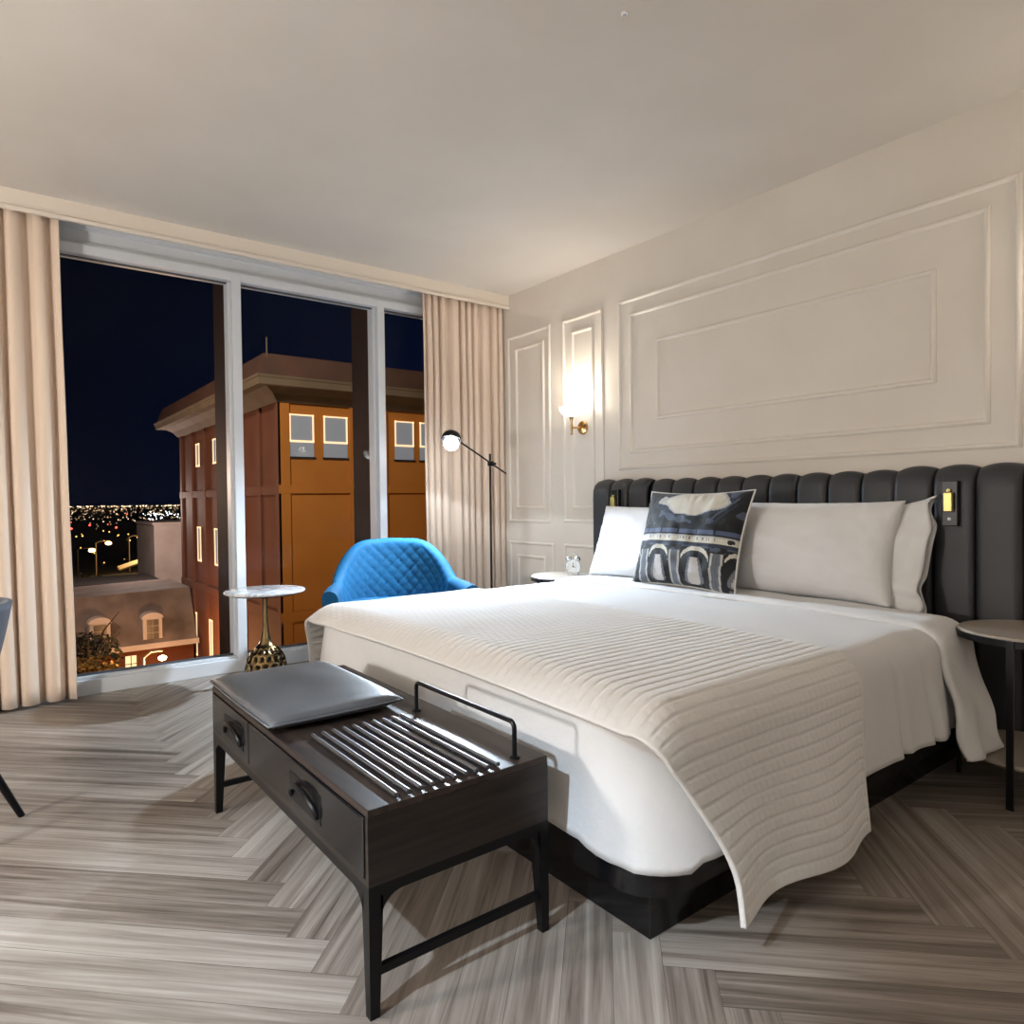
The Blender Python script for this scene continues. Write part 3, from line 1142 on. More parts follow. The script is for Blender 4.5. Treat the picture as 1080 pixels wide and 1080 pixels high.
# ------------------------------------------------------------------ floor lamp
LX, LY, LZ = -.82, -.385, 1.53
PX, PY = -.425, -.30
fl = thing('floor_lamp', 'thin black floor lamp with angled arm, lit, before the corner curtain', 'floor lamp', (PX, PY, 0))
bm = B(); lathe(bm, [(.13, 0), (.13, .012), (.122, .018), (.012, .022)], (PX, PY, 0), 40); obj('base', bm, M['blackmetal'], fl, True, angle=40)
bm = B(); tube(bm, [(PX, PY, .018), (PX, PY, 1.455)], .0085, 12); obj('pole', bm, M['blackmetal'], fl, True, angle=40)
bm = B(); box(bm, PX - .018, PX + .018, PY - .03, PY + .012, 1.362, 1.40, .005); tube(bm, [(PX + .018, PY - .01, 1.381), (PX + .045, PY - .01, 1.381)], .009, 10)
obj('clamp', bm, M['blackmetal'], fl, True, angle=40)
ae = Vector((PX, PY - .018, 1.381)); hd = Vector((LX + .06, LY + .008, LZ + .005))
dirv = (ae - hd).normalized()
bm = B(); tube(bm, [hd, ae + dirv * .17], .0065, 10); arm = obj('arm', bm, M['blackmetal'], fl, True, angle=40)
# head: small open dome shade tilted toward the room, holding the bulb
ax_ = Vector((-.30, -.30, -1)).normalized()
bm = B()
u_, w_ = frame_of(ax_)
def dome(u, v):
    a = 2 * pi * u
    r = .072 * sin(v * pi / 2) ** .8
    h = -.05 + .072 * (1 - cos(v * pi / 2))
    return Vector((LX, LY, LZ + .022)) + ax_ * h + (u_ * cos(a) + w_ * sin(a)) * max(r, .004)
grid(bm, dome, 36, 12, closed_u=True)
bmesh.ops.recalc_face_normals(bm, faces=bm.faces[:])
sh = obj('shade', bm, M['blackmetal'], fl, True)
md = sh.modifiers.new('thick', 'SOLIDIFY'); md.thickness = .003
bm = B(); bmesh.ops.create_icosphere(bm, subdivisions=3, radius=.052, matrix=Matrix.Translation(Vector((LX, LY, LZ)) + ax_ * .022))
obj('bulb', bm, M['bulb'], fl, True)

# ------------------------------------------------------------------ wall sconces
def sconce(yc, label, ay):
    t = thing('wall_sconce', label, 'wall lamp', (0, yc, 1.62), 'brass wall sconces beside the headboard')
    bm = B(); lathe(bm, [(.050, -.001), (.050, -.008), (.044, -.016), (.02, -.020), (.014, -.022)], (0, yc, 1.622), 40, 'x')
    obj('backplate', bm, M['brass'], t, True, angle=35)
    bm = B(); tube(bm, [(-.018, yc, 1.622), (-.05, yc + ay * .3, 1.620), (-.11, yc + ay, 1.618)], .008, 12)
    lathe(bm, [(.006, -.055), (.010, -.045), (.008, -.03), (.010, 0), (.008, .03), (.010, .05), (.012, .06)], (-.115, yc + ay, 1.62), 16)
    obj('arm', bm, M['brass'], t, True, angle=50)
    bm = B(); lathe(bm, [(.008, .05), (.014, .06), (.030, .088), (.026, .086), (.010, .066)], (-.115, yc + ay, 1.62), 24)
    obj('leaf_cup', bm, M['brass'], t, True, angle=50)
    bm = B()
    sp = [(.020, .072), (.045, .082), (.070, .100), (.084, .122), (.090, .140)]
    spf = fine(sp, 5)
    def bowl(u, v):
        i = min(int(v * (len(spf) - 1) + .5), len(spf) - 1)
        r, z = spf[i]
        return Vector((-.115 + r * cos(2 * pi * u), yc + ay + r * sin(2 * pi * u), 1.62 + z))
    grid(bm, bowl, 40, len(spf), closed_u=True); bmesh.ops.recalc_face_normals(bm, faces=bm.faces[:])
    o = obj('glass_shade', bm, M['opal'], t, True)
    md = o.modifiers.new('thick', 'SOLIDIFY'); md.thickness = .003
    bm = B(); pts = [(-.115 + .0905 * cos(2 * pi * i / 40), yc + ay + .0905 * sin(2 * pi * i / 40), 1.762) for i in range(40)]
    tube(bm, pts, .0028, 8, closed=True); obj('rim', bm, M['chrome'], t, True)
    return t
SL = sconce(-.868, 'lit brass wall sconce with white glass bowl between bed and corner', -.0)
SR = dup(SL, (0, -2 * (2.365 - .868), 0), 'lit brass wall sconce with white glass bowl beyond the right nightstand', 'brass wall sconces beside the headboard')

# ------------------------------------------------------------------ nightstands
def nightstand(cx, cy, label, first=True):
    t = thing('nightstand', label, 'nightstand', (cx, cy, 0), 'round two-tier nightstands')
    R_ = .24
    bm = B(); lathe(bm, [(.05, .582), (R_ - .012, .582), (R_ - .004, .588), (R_ - .003, .596), (R_ - .010, .602), (.001, .602)], (cx, cy, 0), 64)
    obj('tabletop', bm, M['ns_top'], t, True, angle=40)
    bm = B(); lathe(bm, [(R_ - .012, .570), (R_, .570), (R_, .594), (R_ - .003, .594), (R_ - .003, .580), (R_ - .012, .580), (R_ - .012, .5701)], (cx, cy, 0), 64)
    obj('rim', bm, M['blackmetal'], t, True, angle=40)
    bm = B(); lathe(bm, [(.001, .138), (R_ - .014, .138), (R_ - .008, .146), (R_ - .012, .156), (.001, .156)], (cx, cy, 0), 64)
    obj('shelf', bm, M['ns_top'], t, True, angle=40)
    for a in (0, 90, 180, 270):
        a = radians(a)
        bm = B()
        d = Vector((cos(a), sin(a), 0)); n = Vector((-sin(a), cos(a), 0))
        c = Vector((cx, cy, 0)) + d * (R_ + .002)
        vv = []
        for z in (0, .594):
            for p, q in ((-.004, -.011), (.004, -.011), (.004, .011), (-.004, .011)):
                vv.append(bm.verts.new(c + d * p + n * q + Vector((0, 0, z))))
        for q in ((0, 1, 2, 3), (4, 5, 6, 7), (0, 1, 5, 4), (1, 2, 6, 5), (2, 3, 7, 6), (3, 0, 4, 7)):
            bm.faces.new([vv[i] for i in q])
        bmesh.ops.recalc_face_normals(bm, faces=bm.faces[:])
        obj('leg', bm, M['blackmetal'], t)
    return t
NS = nightstand(-.365, -3.645, 'round two-tier nightstand with black legs at the right edge of the headboard')
dup(NS, (.0, 2 * 3.645 - 2 * 2.335 - .05, 0), 'round nightstand mostly hidden behind the bed, under the silver clock', 'round two-tier nightstands')

# silver twin-bell clock on the far nightstand
KX, KY, KZ = -.34, -1.115, .6025
ck = thing('alarm_clock', 'small silver twin bell alarm clock on the far nightstand', 'clock', (KX, KY, KZ))
kd = Vector((-.70, -.71, 0)).normalized(); kn = Vector((-kd.y, kd.x, 0))
bm = B()
cc = Vector((KX, KY, KZ + .058))
def disc(bm, c, r, d0, d1, seg=32):
    a = [bm.verts.new(c + kd * d0 + (kn * cos(2 * pi * i / seg) + Vector((0, 0, 1)) * sin(2 * pi * i / seg)) * r) for i in range(seg)]
    b = [bm.verts.new(c + kd * d1 + (kn * cos(2 * pi * i / seg) + Vector((0, 0, 1)) * sin(2 * pi * i / seg)) * r) for i in range(seg)]
    bm.faces.new(a); bm.faces.new(b)
    for i in range(seg):
        bm.faces.new((a[i], a[(i + 1) % seg], b[(i + 1) % seg], b[i]))
    bmesh.ops.recalc_face_normals(bm, faces=bm.faces[:])
disc(bm, cc, .046, -.025, .02)
obj('case', bm, M['chrome'], ck, True, angle=40)
bm = B(); disc(bm, cc, .039, .0195, .0215); fa = obj('dial', bm, M['dot'], ck, True, angle=40)
bm = B()
tube(bm, [cc + kd * .023, cc + kd * .023 + Vector((0, 0, .026))], .0016, 6); tube(bm, [cc + kd * .023, cc + kd * .023 + kn * .017 - Vector((0, 0, .006))], .0018, 6); disc(bm, cc, .005, .0215, .025, 12)
obj('hands', bm, M['blackmetal'], fa, True, angle=40)
for s in (-1, 1):
    bm = B(); bmesh.ops.create_uvsphere(bm, u_segments=20, v_segments=12, radius=.021, matrix=Matrix.Translation(cc + kn * s * .028 + Vector((0, 0, .047))))
    bmesh.ops.bisect_plane(bm, geom=bm.verts[:] + bm.edges[:] + bm.faces[:], plane_co=cc + kn * s * .026 + Vector((0, 0, .044)), plane_no=(kn * -s * .5 + Vector((0, 0, -1))).normalized(), clear_outer=True)
    obj('bell', bm, M['chrome'], ck, True)
    bm = B(); tube(bm, [cc + kn * s * .028 - Vector((0, 0, .035)), cc + kn * s * .036 - Vector((0, 0, .058))], .004, 8); obj('foot', bm, M['chrome'], ck, True, angle=40)
bm = B(); tube(bm, [cc + kn * (.03 * cos(a_)) + Vector((0, 0, .058 + .03 * sin(a_))) for a_ in [pi * i / 12 for i in range(13)]], .0025, 8); obj('handle', bm, M['chrome'], ck, True)

# ------------------------------------------------------------------ dark chair at the left edge
DX, DY = -3.712, -1.485
dc = thing('desk_chair', 'dark blue grey chair with black tapered legs in front of the left curtain', 'chair', (DX, DY, 0))
bm = B()
def cshell(u, v):
    a = radians(-150 + 300 * u)      # opens toward -x
    t = abs(u * 2 - 1)
    top = .775 - .15 * ss(.45, 1, t)
    z = .40 + (top - .40) * v
    r = .245 + .075 * v - .02 * (1 - v) ** 2
    return Vector((DX + r * 1.05 * cos(a), DY + r * .98 * sin(a), z - .02 * sin(pi * v)))
grid(bm, cshell, 60, 18); bmesh.ops.recalc_face_normals(bm, faces=bm.faces[:])
o = obj('backrest', bm, M['navyshell'], dc, True)
md = o.modifiers.new('thick', 'SOLIDIFY'); md.thickness = .03; md.offset = 0
bm = B(); slab(bm, rrect(DX - .26, DX + .235, DY - .235, DY + .235, .17), .385, .47, .025); obj('seat', bm, M['navyshell'], dc, True, angle=50)
for a_ in (0, 90, 180, 270):
    a_ = radians(a_)
    bm = B()
    tube(bm, [(DX + .19 * cos(a_), DY + .19 * sin(a_), .39), (DX + .362 * cos(a_), DY + .362 * sin(a_), 0)], [.019, .011], 12)
    obj('leg', bm, M['blackmetal'], dc, True, angle=40)

# ================================================================== outside, at night
def mk_facade(name, c1, c2, rough=.75):
    return noisy(mat(name, c1, rough, spec=.2), c1, c2, .8, 0, None)
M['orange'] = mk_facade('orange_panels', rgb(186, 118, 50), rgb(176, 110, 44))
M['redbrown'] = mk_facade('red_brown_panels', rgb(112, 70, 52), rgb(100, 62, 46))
M['eave'] = mk_facade('eave_stone', rgb(120, 104, 84), rgb(104, 90, 72))
M['roofm'] = mk_facade('roof_tiles', rgb(92, 66, 54), rgb(74, 54, 46))
M['blind'] = mat('lit_grey_blind', rgb(120, 124, 130), .7, emit=(.45, .48, .54, 1), estr=.2, sample=False)
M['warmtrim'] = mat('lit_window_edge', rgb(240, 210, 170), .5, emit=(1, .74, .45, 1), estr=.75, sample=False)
M['palewall'] = mk_facade('pale_render', rgb(196, 180, 172), rgb(176, 160, 152))
M['darkroof'] = mat('dark_slate', rgb(34, 28, 26), .8)
M['slate'] = mk_facade('pinkish_slate', rgb(128, 112, 104), rgb(88, 76, 70))
M['dimwin'] = mat('dim_window', rgb(50, 34, 26), .3, emit=(1, .5, .22, 1), estr=.05, sample=False)
M['brickwall'] = mk_facade('warm_brick', rgb(120, 66, 40), rgb(92, 50, 32))
M['asphalt'] = mk_facade('asphalt', rgb(46, 42, 38), rgb(34, 31, 29))
M['land'] = mk_facade('dark_land', rgb(30, 27, 20), rgb(18, 17, 14))
M['pole'] = mat('lamp_pole', rgb(120, 100, 80), .5)
M['sodium'] = mat('sodium_lamp', rgb(255, 190, 110), .4, emit=(1, .55, .18, 1), estr=9, sample=False)
M['sodium_hot'] = mat('hot_lamp', rgb(255, 220, 170), .4, emit=(1, .70, .36, 1), estr=22, sample=False)
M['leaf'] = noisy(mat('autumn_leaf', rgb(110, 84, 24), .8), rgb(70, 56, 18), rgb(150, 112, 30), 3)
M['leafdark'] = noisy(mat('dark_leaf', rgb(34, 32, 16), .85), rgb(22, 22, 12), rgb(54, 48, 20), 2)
M['bark'] = mat('bark', rgb(48, 36, 28), .9)
GZ = -10.0

# terrain
bm = B()
grid(bm, lambda u, v: Vector((-600 + 1500 * u, .7 + 120 * v, GZ)), 4, 4)
struct(obj('ground', bm, M['asphalt'], loc=(0, 60, GZ)))
bm = B()
def land(u, v):
    r = 118 * (60 ** v)
    a = radians(35 + 115 * u)
    z = GZ - 4 * ss(0, .4, v) + (10 * max(0, nz(u * 9, v * 3, 2)) * ss(.5, 1, v) + 1.5 * ss(.9, 1, v))
    return Vector((r * cos(a), r * sin(a), z - .3))
grid(bm, land, 60, 24)
struct(obj('terrain', bm, M['land'], smooth=True, loc=(0, 400, GZ)))

# --- orange building opposite
XB, YBF, XE, YE = 4.56, 19.0, 22.0, 34.2
ob = thing('building', 'orange panelled building with wide flat eaves across the street', 'building', (13, 26, GZ))
bm = B(); box(bm, XB, XE, YBF, YE, GZ, 4.9)
# left side wears darker panels
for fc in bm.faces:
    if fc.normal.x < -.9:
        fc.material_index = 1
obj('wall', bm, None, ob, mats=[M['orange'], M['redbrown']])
bm = B()
# cove under the eaves, gutter boards and stepped tile roof
def ringbox(o0, o1, z0, z1):
    t = B()
    lo = [t.verts.new((x, y, z0)) for x, y in ((XB - o0, YBF - o0), (XE + o0, YBF - o0), (XE + o0, YE + o0), (XB - o0, YE + o0))]
    hi = [t.verts.new((x, y, z1)) for x, y in ((XB - o1, YBF - o1), (XE + o1, YBF - o1), (XE + o1, YE + o1), (XB - o1, YE + o1))]
    for i in range(4):
        t.faces.new((lo[i], lo[(i + 1) % 4], hi[(i + 1) % 4], hi[i]))
    t.faces.new(lo[::-1]); t.faces.new(hi)
    return t
join(bm, ringbox(.10, .30, 4.55, 4.80)); join(bm, ringbox(.30, .62, 4.80, 4.98)); join(bm, ringbox(.95, 1.0, 4.98, 5.20)); join(bm, ringbox(1.02, 1.05, 5.20, 5.28))
obj('eaves', bm, M['eave'], ob)
bm = B()
for i in range(5):
    join(bm, ringbox(.92 - .05 * i, .90 - .05 * i, 5.28 + .15 * i, 5.43 + .15 * i))
obj('roof', bm, M['roofm'], ob)
bm = B(); tube(bm, [(3.95, 18.3, 5.9), (3.95, 18.3, 6.55)], .022, 6); obj('antenna', bm, M['eave'], ob)
def strips(name, boxes, m):
    for q in boxes:
        bm = B(); box(bm, *q); obj(name, bm, m, ob)
# raised panel frames: belts and posts
strips('belt', [(XB - .08, XE, YBF - .08, YBF, 1.42, 1.72), (XB - .08, XE, YBF - .08, YBF, -3.05, -2.70)], M['orange'])
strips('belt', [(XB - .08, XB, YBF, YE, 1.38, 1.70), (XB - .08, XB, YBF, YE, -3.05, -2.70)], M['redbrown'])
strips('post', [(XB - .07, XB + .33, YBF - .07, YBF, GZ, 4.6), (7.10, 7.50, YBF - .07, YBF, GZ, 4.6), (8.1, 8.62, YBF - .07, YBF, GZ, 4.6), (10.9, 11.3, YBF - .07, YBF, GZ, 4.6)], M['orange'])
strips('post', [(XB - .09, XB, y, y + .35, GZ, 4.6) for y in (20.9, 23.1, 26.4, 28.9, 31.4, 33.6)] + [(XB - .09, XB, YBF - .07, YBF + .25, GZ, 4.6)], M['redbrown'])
def facade_window(x0, x1, z0, z1):
    bm = B(); box(bm, x0, x1, YBF - .02, YBF - .005, z0, z1)
    p = obj('window', bm, M['blind'], ob)
    bm = B()
    for q in ((x0, x0 + .05, z0 + .55, z1), (x1 - .05, x1, z0 + .55, z1), (x0, x1, z1 - .05, z1), (x0, x1, z0 + .50, z0 + .575)):
        box(bm, q[0], q[1], YBF - .05, YBF - .02, q[2], q[3])
    obj('frame', bm, M['warmtrim'], p)
    bm = B(); box(bm, x0 - .04, x1 + .04, YBF - .06, YBF, z0 - .06, z0); obj('sill', bm, M['darkroof'], p)
for x0, x1 in ((4.89, 5.77), (6.13, 7.03), (8.96, 9.78), (10.05, 10.85), (12.2, 13.1), (13.4, 14.3)):
    facade_window(x0, x1, 2.70, 4.18)
def side_window(y0, y1, z0, z1):
    bm = B(); box(bm, XB - .025, XB - .005, y0, y1, z0, z1)
    p = obj('window', bm, M['blind'], ob)
    bm = B()
    for q in ((y0, y0 + .1, z0, z1), (y1 - .1, y1, z0, z1), (y0, y1, z1 - .06, z1), (y0, y1, z0, z0 + .08)):
        box(bm, XB - .05, XB - .02, q[0], q[1], q[2], q[3])
    obj('frame', bm, M['warmtrim'], p)
for y0 in (30.1, 27.0):
    side_window(y0, y0 + .62, 2.85, 3.95); side_window(y0, y0 + .62, -1.65, .0)
for y0 in (26.2, 28.3, 31.2):
    side_window(y0, y0 + .5, -6.3, -4.2)

# --- pale block further back
pb = thing('building', 'pale windowless block behind the low roofs', 'building', (8, 48, GZ))
bm = B(); box(bm, 5.2, 12, 45.5, 52, GZ, -.28); obj('wall', bm, M['palewall'], pb)
bm = B(); box(bm, 5.1, 12.1, 45.4, 52.1, -.28, -.12); obj('parapet', bm, M['palewall'], pb)

# --- house with dormers
hs = thing('house', 'low house with a slate mansard roof and two dormer windows', 'house', (1, 34, GZ))
bm = B(); box(bm, -6, 4.3, 30.9, 38, GZ, -5.35); obj('wall', bm, M['brickwall'], hs)
bm = B()
v = [bm.verts.new(p) for p in ((-6.3, 30.6, -5.4), (4.4, 30.6, -5.4), (4.4, 38.3, -5.4), (-6.3, 38.3, -5.4), (-6.0, 32.0, -3.25), (4.4, 32.0, -3.0), (4.4, 37, -3.0), (-6.0, 37, -3.25))]
for q in ((0, 1, 5, 4), (1, 2, 6, 5), (2, 3, 7, 6), (3, 0, 4, 7), (4, 5, 6, 7), (3, 2, 1, 0)):
    bm.faces.new([v[i] for i in q])
obj('roof', bm, M['slate'], hs)
bm = B(); box(bm, -6.4, 4.45, 30.45, 30.75, -5.55, -5.3); obj('gutter', bm, M['palewall'], hs)
for xc in (.42, 2.52, -1.9):
    bm = B(); box(bm, xc - .40, xc + .40, 30.75, 32, -5.3, -4.2)
    lo = [bm.verts.new((xc + .46 * cos(pi * i / 10), 30.72, -4.2 + .28 * sin(pi * i / 10))) for i in range(11)]
    hi = [bm.verts.new((xc + .46 * cos(pi * i / 10), 32.2, -4.2 + .28 * sin(pi * i / 10))) for i in range(11)]
    for i in range(10):
        bm.faces.new((lo[i], lo[i + 1], hi[i + 1], hi[i]))
    bm.faces.new(lo)
    d = obj('dormer', bm, M['palewall'], hs)
    bm = B()
    for i in range(2):
        for j in range(3):
            box(bm, xc - .25 + .26 * i, xc - .01 + .26 * i, 30.72, 30.745, -5.15 + .31 * j, -4.87 + .31 * j)
    obj('window', bm, M['dimwin'], d)
for xc, z0 in ((1.62, -6.55), (-.4, -6.6)):
    bm = B(); box(bm, xc - .22, xc + .22, 30.86, 30.9, z0, z0 + .72); p = obj('lit_window', bm, mat('lit_pane', rgb(230, 215, 170), .4, emit=(1, .86, .55, 1), estr=.55, sample=False), hs)
    bm = B(); box(bm, xc - .015, xc + .015, 30.84, 30.86, z0, z0 + .72); box(bm, xc - .22, xc + .22, 30.84, 30.86, z0 + .34, z0 + .37); obj('glazing_bar', bm, M['darkroof'], p)
# low dark-roofed building behind
lb = thing('house', 'dark flat roofed building between the dormer house and the pale block', 'house', (0, 41, GZ))
bm = B(); box(bm, -9, 4.4, 39.5, 44, GZ, -3.6); obj('wall', bm, M['darkroof'], lb)
bm = B(); box(bm, -9.2, 4.5, 39.3, 44.2, -3.6, -3.3); obj('roof', bm, M['darkroof'], lb)

# --- street lamps
def street_lamp(x, y, z, base, label, hot=False, size=.16, arm=.7):
    t = thing('street_lamp', label, 'street lamp', (x, y, base), 'street lamps outside')
    bm = B(); tube(bm, [(x - arm, y, base), (x - arm, y, z + .1), (x - arm * .6, y, z + .32), (x, y, z + .30)], [.09, .06, .05, .04], 8)
    obj('post', bm, M['pole'], t, True, angle=50)
    bm = B(); bmesh.ops.create_uvsphere(bm, u_segments=14, v_segments=8, radius=size, matrix=Matrix.Translation((x, y, z)) @ Matrix.Diagonal((1.2, 1.2, .8, 1)))
    obj('lamp_head', bm, M['sodium_hot' if hot else 'sodium'], t, True)
    return t
street_lamp(2.12, 26.4, -5.20, GZ, 'glowing street lamp low in the left window pane, before the dormer house', True, .13)
for x, y, z, b, s, lab in ((7.3, 100.5, -4.9, -12, .34, 'amber street lamp on a tall post far off, nearest the left curtain'), (10.6, 112, -4.6, -12, .36, 'amber street lamp on a tall post in the middle of the far view'),
                  (17.2, 128, -4.6, -13, .36, 'reddish amber street lamp nearest the pale block')):
    street_lamp(x, y, z, b, lab, False, s, 1.6)

# --- trees
def tree(x, y, base, h, r, n, mleaf, label, seed):
    rr = random.Random(seed)
    t = thing('tree', label, 'tree', (x, y, base), 'trees outside the window')
    bm = B()
    tube(bm, [(x, y, base), (x + .1, y, base + h * .4), (x - .05, y + .1, base + h * .8)], [.16, .11, .05], 8)
    for i in range(9):
        a = rr.uniform(0, 2 * pi); z = base + h * rr.uniform(.4, .75)
        tube(bm, [(x, y, z), (x + .5 * r * cos(a), y + .5 * r * sin(a), z + .2 * h), (x + .9 * r * cos(a), y + .9 * r * sin(a), z + .3 * h)], [.06, .035, .012], 6)
    obj('trunk', bm, M['bark'], t)
    bm = B()
    for i in range(n):
        a = rr.uniform(0, 2 * pi); u = rr.uniform(-1, 1); k_ = rr.random() ** .4
        q = Vector((x + r * k_ * sqrt(1 - u * u) * cos(a), y + r * k_ * sqrt(1 - u * u) * sin(a), base + h * .72 + r * .8 * k_ * u))
        if nz(q.x * .9, q.y * .9, q.z * .9) < -.12:
            continue
        d = Vector((rr.uniform(-1, 1), rr.uniform(-1, 1), rr.uniform(-1, 1))).normalized()
        e, g_ = frame_of(d); s = rr.uniform(.07, .16)
        bm.faces.new([bm.verts.new(q + e * s * a1 + g_ * s * b1 * .6) for a1, b1 in ((-1, 0), (0, -1), (1, 0), (0, 1))])
    obj('crown', bm, mleaf, t)
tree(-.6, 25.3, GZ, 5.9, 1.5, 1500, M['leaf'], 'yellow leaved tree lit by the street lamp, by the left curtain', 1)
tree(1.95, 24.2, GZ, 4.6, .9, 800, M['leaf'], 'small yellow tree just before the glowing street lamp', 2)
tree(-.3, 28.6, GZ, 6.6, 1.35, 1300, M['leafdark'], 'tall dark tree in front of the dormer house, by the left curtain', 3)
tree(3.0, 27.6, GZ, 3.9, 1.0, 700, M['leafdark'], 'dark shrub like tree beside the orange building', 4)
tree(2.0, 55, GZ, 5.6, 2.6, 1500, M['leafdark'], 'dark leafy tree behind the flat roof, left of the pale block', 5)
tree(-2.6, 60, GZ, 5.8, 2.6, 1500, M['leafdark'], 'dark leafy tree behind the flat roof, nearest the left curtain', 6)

# --- lights of the far city: too many to count
rc = random.Random(21)
def city(name, n, r0, r1, zr, size, m, az=(77, 86.5), bias=1.0, label=None):
    bm = B()
    for i in range(n):
        a = radians(rc.uniform(*az)); r = r0 * (r1 / r0) ** (rc.random() ** bias)
        s = size * r / 1000 * rc.uniform(.5, 1.25)
        z = GZ - 4 + rc.uniform(*zr)
        c = Vector((-3.4 + r * cos(a), -4.5 + r * sin(a), z))
        bmesh.ops.create_icosphere(bm, subdivisions=1, radius=s, matrix=Matrix.Translation(c))
    o = obj(name, bm, m, loc=(0, 500, GZ)); o['kind'] = 'stuff'; o['label'] = label
    return o
def lampmat(n, c, e):
    return mat(n, (c[0], c[1], c[2], 1), .5, emit=(c[0], c[1], c[2], 1), estr=e, sample=False)
W1 = lampmat('far_white', (.9, .95, 1), 5); W2 = lampmat('far_warm', (1, .74, .46), 2.2); W3 = lampmat('far_amber', (1, .50, .12), 3); R1 = lampmat('far_red', (1, .08, .06), 4); W4 = lampmat('far_dim', (1, .62, .32), .7)
city('city_lights', 75, 2700, 3300, (7, 9.5), .8, W2, label='band of warm white lights along the horizon')
city('city_lights', 260, 420, 2400, (0, 12), .6, W4, label='scattered dim warm lights over the dark town')
city('city_lights', 60, 450, 1500, (0, 9), .6, W2, label='brighter warm lights scattered over the dark town')
city('city_lights', 42, 560, 1000, (0, 6), .75, W1, (78, 80.9), label='cold white lights of a bright lot beside the orange building')
city('city_lights', 34, 150, 420, (1, 5), .8, W3, (80.4, 86), label='amber lights among dark trees down the hill')
city('city_lights', 9, 125, 165, (1.5, 3), 1.3, W3, (80.4, 82.2), label='row of amber lights along a road by the pale block')
city('city_lights', 7, 300, 900, (0, 6), 1.1, R1, (79, 86), label='a few red lights in the town')
# flood-lit road bridge
rb = thing('road', 'pale lit stretch of road beyond the dark trees', 'road', (17, 118, -8))
bm = B()
v = [bm.verts.new(p) for p in ((12.0, 112, -8.6), (21, 121, -6.9), (21, 124, -6.6), (12.0, 114.5, -8.3), (12.0, 112, -8.8), (21, 121, -7.2), (21, 124, -7.1), (12.0, 114.5, -8.7))]
for q in ((0, 1, 2, 3), (4, 5, 1, 0), (7, 6, 5, 4), (3, 2, 6, 7), (0, 3, 7, 4), (1, 5, 6, 2)):
    bm.faces.new([v[i] for i in q])
obj('deck', bm, mat('lit_concrete', rgb(200, 180, 150), .7), rb)

# ------------------------------------------------------------------ sky
wd = bpy.data.worlds.new('night_sky'); S.world = wd; wd.use_nodes = True
nt = wd.node_tree
bg = nt.nodes['Background']
tc = nt.nodes.new('ShaderNodeTexCoord'); sx = nt.nodes.new('ShaderNodeSeparateXYZ')
nt.links.new(tc.outputs['Generated'], sx.inputs[0])
rp = nt.nodes.new('ShaderNodeValToRGB')
e = rp.color_ramp.elements
e[0].position = 0.0; e[0].color = rgb(9, 16, 36)
e[1].position = .5; e[1].color = rgb(2, 5, 14)
m1 = e.new(.10); m1.color = rgb(6, 13, 34)
m2 = e.new(.28); m2.color = rgb(4, 10, 27)
nt.links.new(sx.outputs['Z'], rp.inputs[0])
# town glow: brighter toward +x
mr = nt.nodes.new('ShaderNodeMapRange'); mr.inputs['From Min'].default_value = .05; mr.inputs['From Max'].default_value = .75; mr.inputs['To Min'].default_value = .5; mr.inputs['To Max'].default_value = 1.9
nt.links.new(sx.outputs['X'], mr.inputs['Value'])
mx = nt.nodes.new('ShaderNodeVectorMath'); mx.operation = 'SCALE'; bg.inputs['Strength'].default_value = .62
nt.links.new(rp.outputs[0], mx.inputs[0]); nt.links.new(mr.outputs[0], mx.inputs['Scale'])
nt.links.new(mx.outputs[0], bg.inputs['Color'])

# ------------------------------------------------------------------ lights
def light(name, kind, loc, power, color, size=.1, aim=None, parent=None, **kw):
    ld = bpy.data.lights.new(name, kind)
    ld.energy = power; ld.color = color
    if kind in ('POINT', 'SPOT'):
        ld.shadow_soft_size = size
    if kind == 'AREA':
        ld.shape = 'DISK' if not isinstance(size, tuple) else 'RECTANGLE'
        if isinstance(size, tuple):
            ld.size, ld.size_y = size
        else:
            ld.size = size
    for k_, v_ in kw.items():
        setattr(ld, k_, v_)
    o = bpy.data.objects.new(name, ld); COL.objects.link(o)
    o.location = loc
    if aim is not None:
        o.rotation_euler = (Vector(aim) - Vector(loc)).to_track_quat('-Z', 'Y').to_euler()
    return o
COOL = (.70, .85, 1.0); WARM = (1.0, .88, .74); NEUT = (1.0, .95, .895)
lp = Vector((LX, LY, LZ)) + ax_ * .085
light('floor_lamp_light', 'SPOT', lp, 285, COOL, .03, aim=lp + Vector((-.66, -.56, -.80)), spot_size=radians(150), spot_blend=.5)
light('floor_lamp_down_light', 'SPOT', lp, 15, COOL, .03, aim=lp + Vector((-.05, -.05, -1)), spot_size=radians(132), spot_blend=.12)
for o, k_ in ((SL, 1.0), (SR, .45)):
    light('sconce_light', 'POINT', (-.115, o.location.y, 1.80), 5.5 * k_, WARM, .05)
    light('sconce_up_light', 'SPOT', (-.115, o.location.y, 1.775), 9 * k_, WARM, .04, aim=(-.115, o.location.y, 3), spot_size=radians(150), spot_blend=.6)
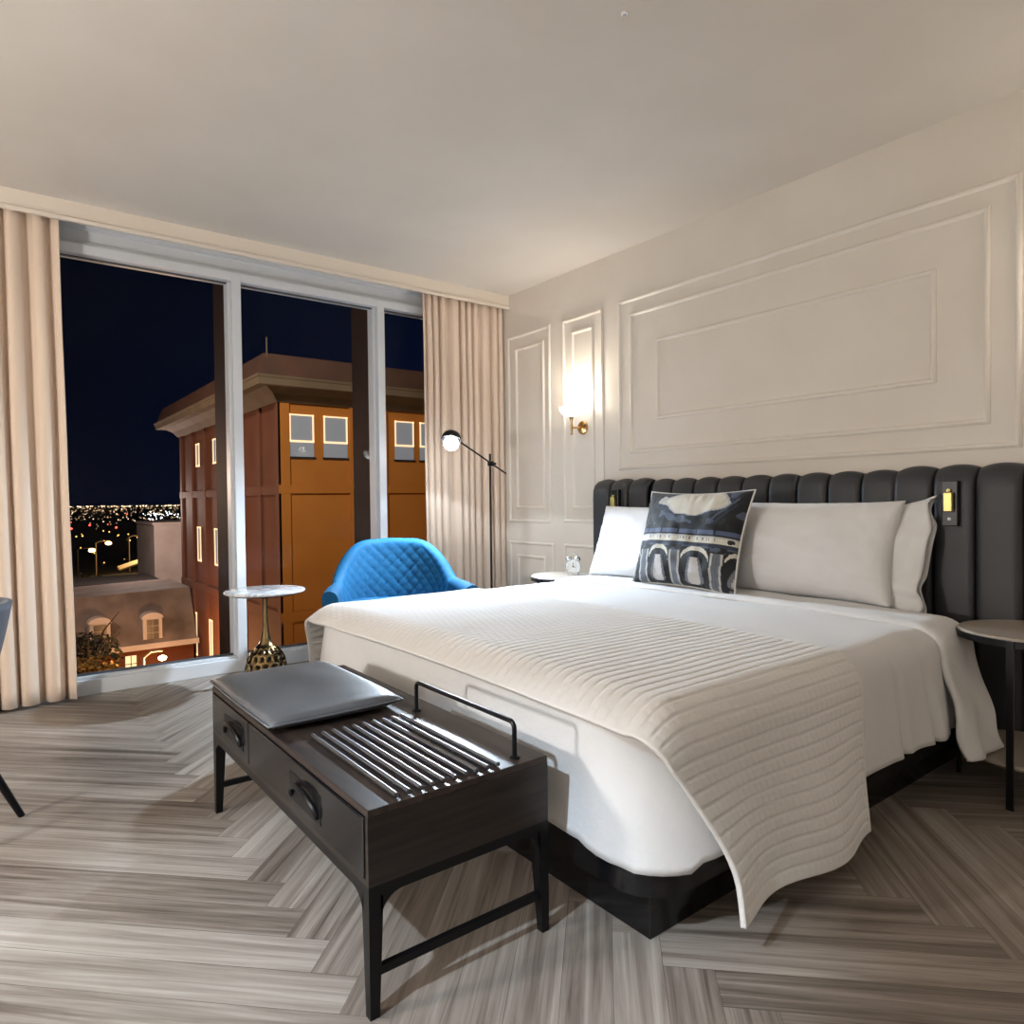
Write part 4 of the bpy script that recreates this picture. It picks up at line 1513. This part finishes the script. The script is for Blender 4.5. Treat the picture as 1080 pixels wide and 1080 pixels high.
# unseen fill lights added under the ceiling behind the camera
for x, y, p in ((-3.9, -6.6, 10), (-5.3, -5.6, 10)):
    light('entry_fill_light', 'AREA', (x, y, H - .01), p, NEUT, .5, aim=(x, y, 0))
# cool spot added left of the frame to brighten the near floor
light('floor_fill_spot', 'SPOT', (-5.0, -3.7, H - .02), 560, COOL, .05, aim=(-3.25, -3.15, 0), spot_size=radians(42), spot_blend=.5)
# added fill by the left wall, for the headboard wall and bed foot
light('wall_fill_light', 'POINT', (-5.6, -2.3, 1.2), 185, NEUT, .12)
# low fill added at the back of the room for the bedding sides
light('rear_fill_light', 'POINT', (-2.9, -7.3, 1.3), 13, NEUT, .12)
# street: sodium flood on the orange facade
light('facade_flood_light', 'SPOT', (9.0, 6.5, -8.5), 900, (1.0, .62, .28), .4, aim=(8.0, 19, 0), spot_size=radians(95), spot_blend=.6)
light('street_lamp_light', 'POINT', (2.12, 26.2, -5.45), 700, (1, .52, .2), .25)
light('side_fill_light', 'POINT', (-6.0, 24.0, 2.0), 1900, (1, .70, .52), .5)  # added fill for the side facade and pale block, no lamp stands here
light('road_light', 'POINT', (8.5, 105, -4.0), 2500, (1, .60, .22), .4)
light('road_light', 'POINT', (15.5, 120, -3.2), 4000, (1, .62, .26), .4)
light('block_fill_light', 'POINT', (3.4, 39.2, 1.0), 1100, (1, .80, .70), .4)  # unseen light added to brighten the pale block
light('roof_fill_light', 'SPOT', (-4.0, 8.0, 10.0), 6500, (1, .90, .78), .4, aim=(6, 24, 4), spot_size=radians(70), spot_blend=.8)  # high fill added to lift the dark roof, no real fixture

# ------------------------------------------------------------------ render look
S.view_settings.view_transform = 'Standard'
S.view_settings.look = 'None'
S.view_settings.gamma = 1
S.view_settings.use_curve_mapping = False
S.view_settings.exposure = 0.22
S.cycles.use_denoising = True
S.cycles.max_bounces = 8
S.cycles.diffuse_bounces = 5
S.cycles.transparent_max_bounces = 12
S.cycles.sample_clamp_indirect = 6.0
S.cycles.caustics_reflective = False
S.cycles.caustics_refractive = False
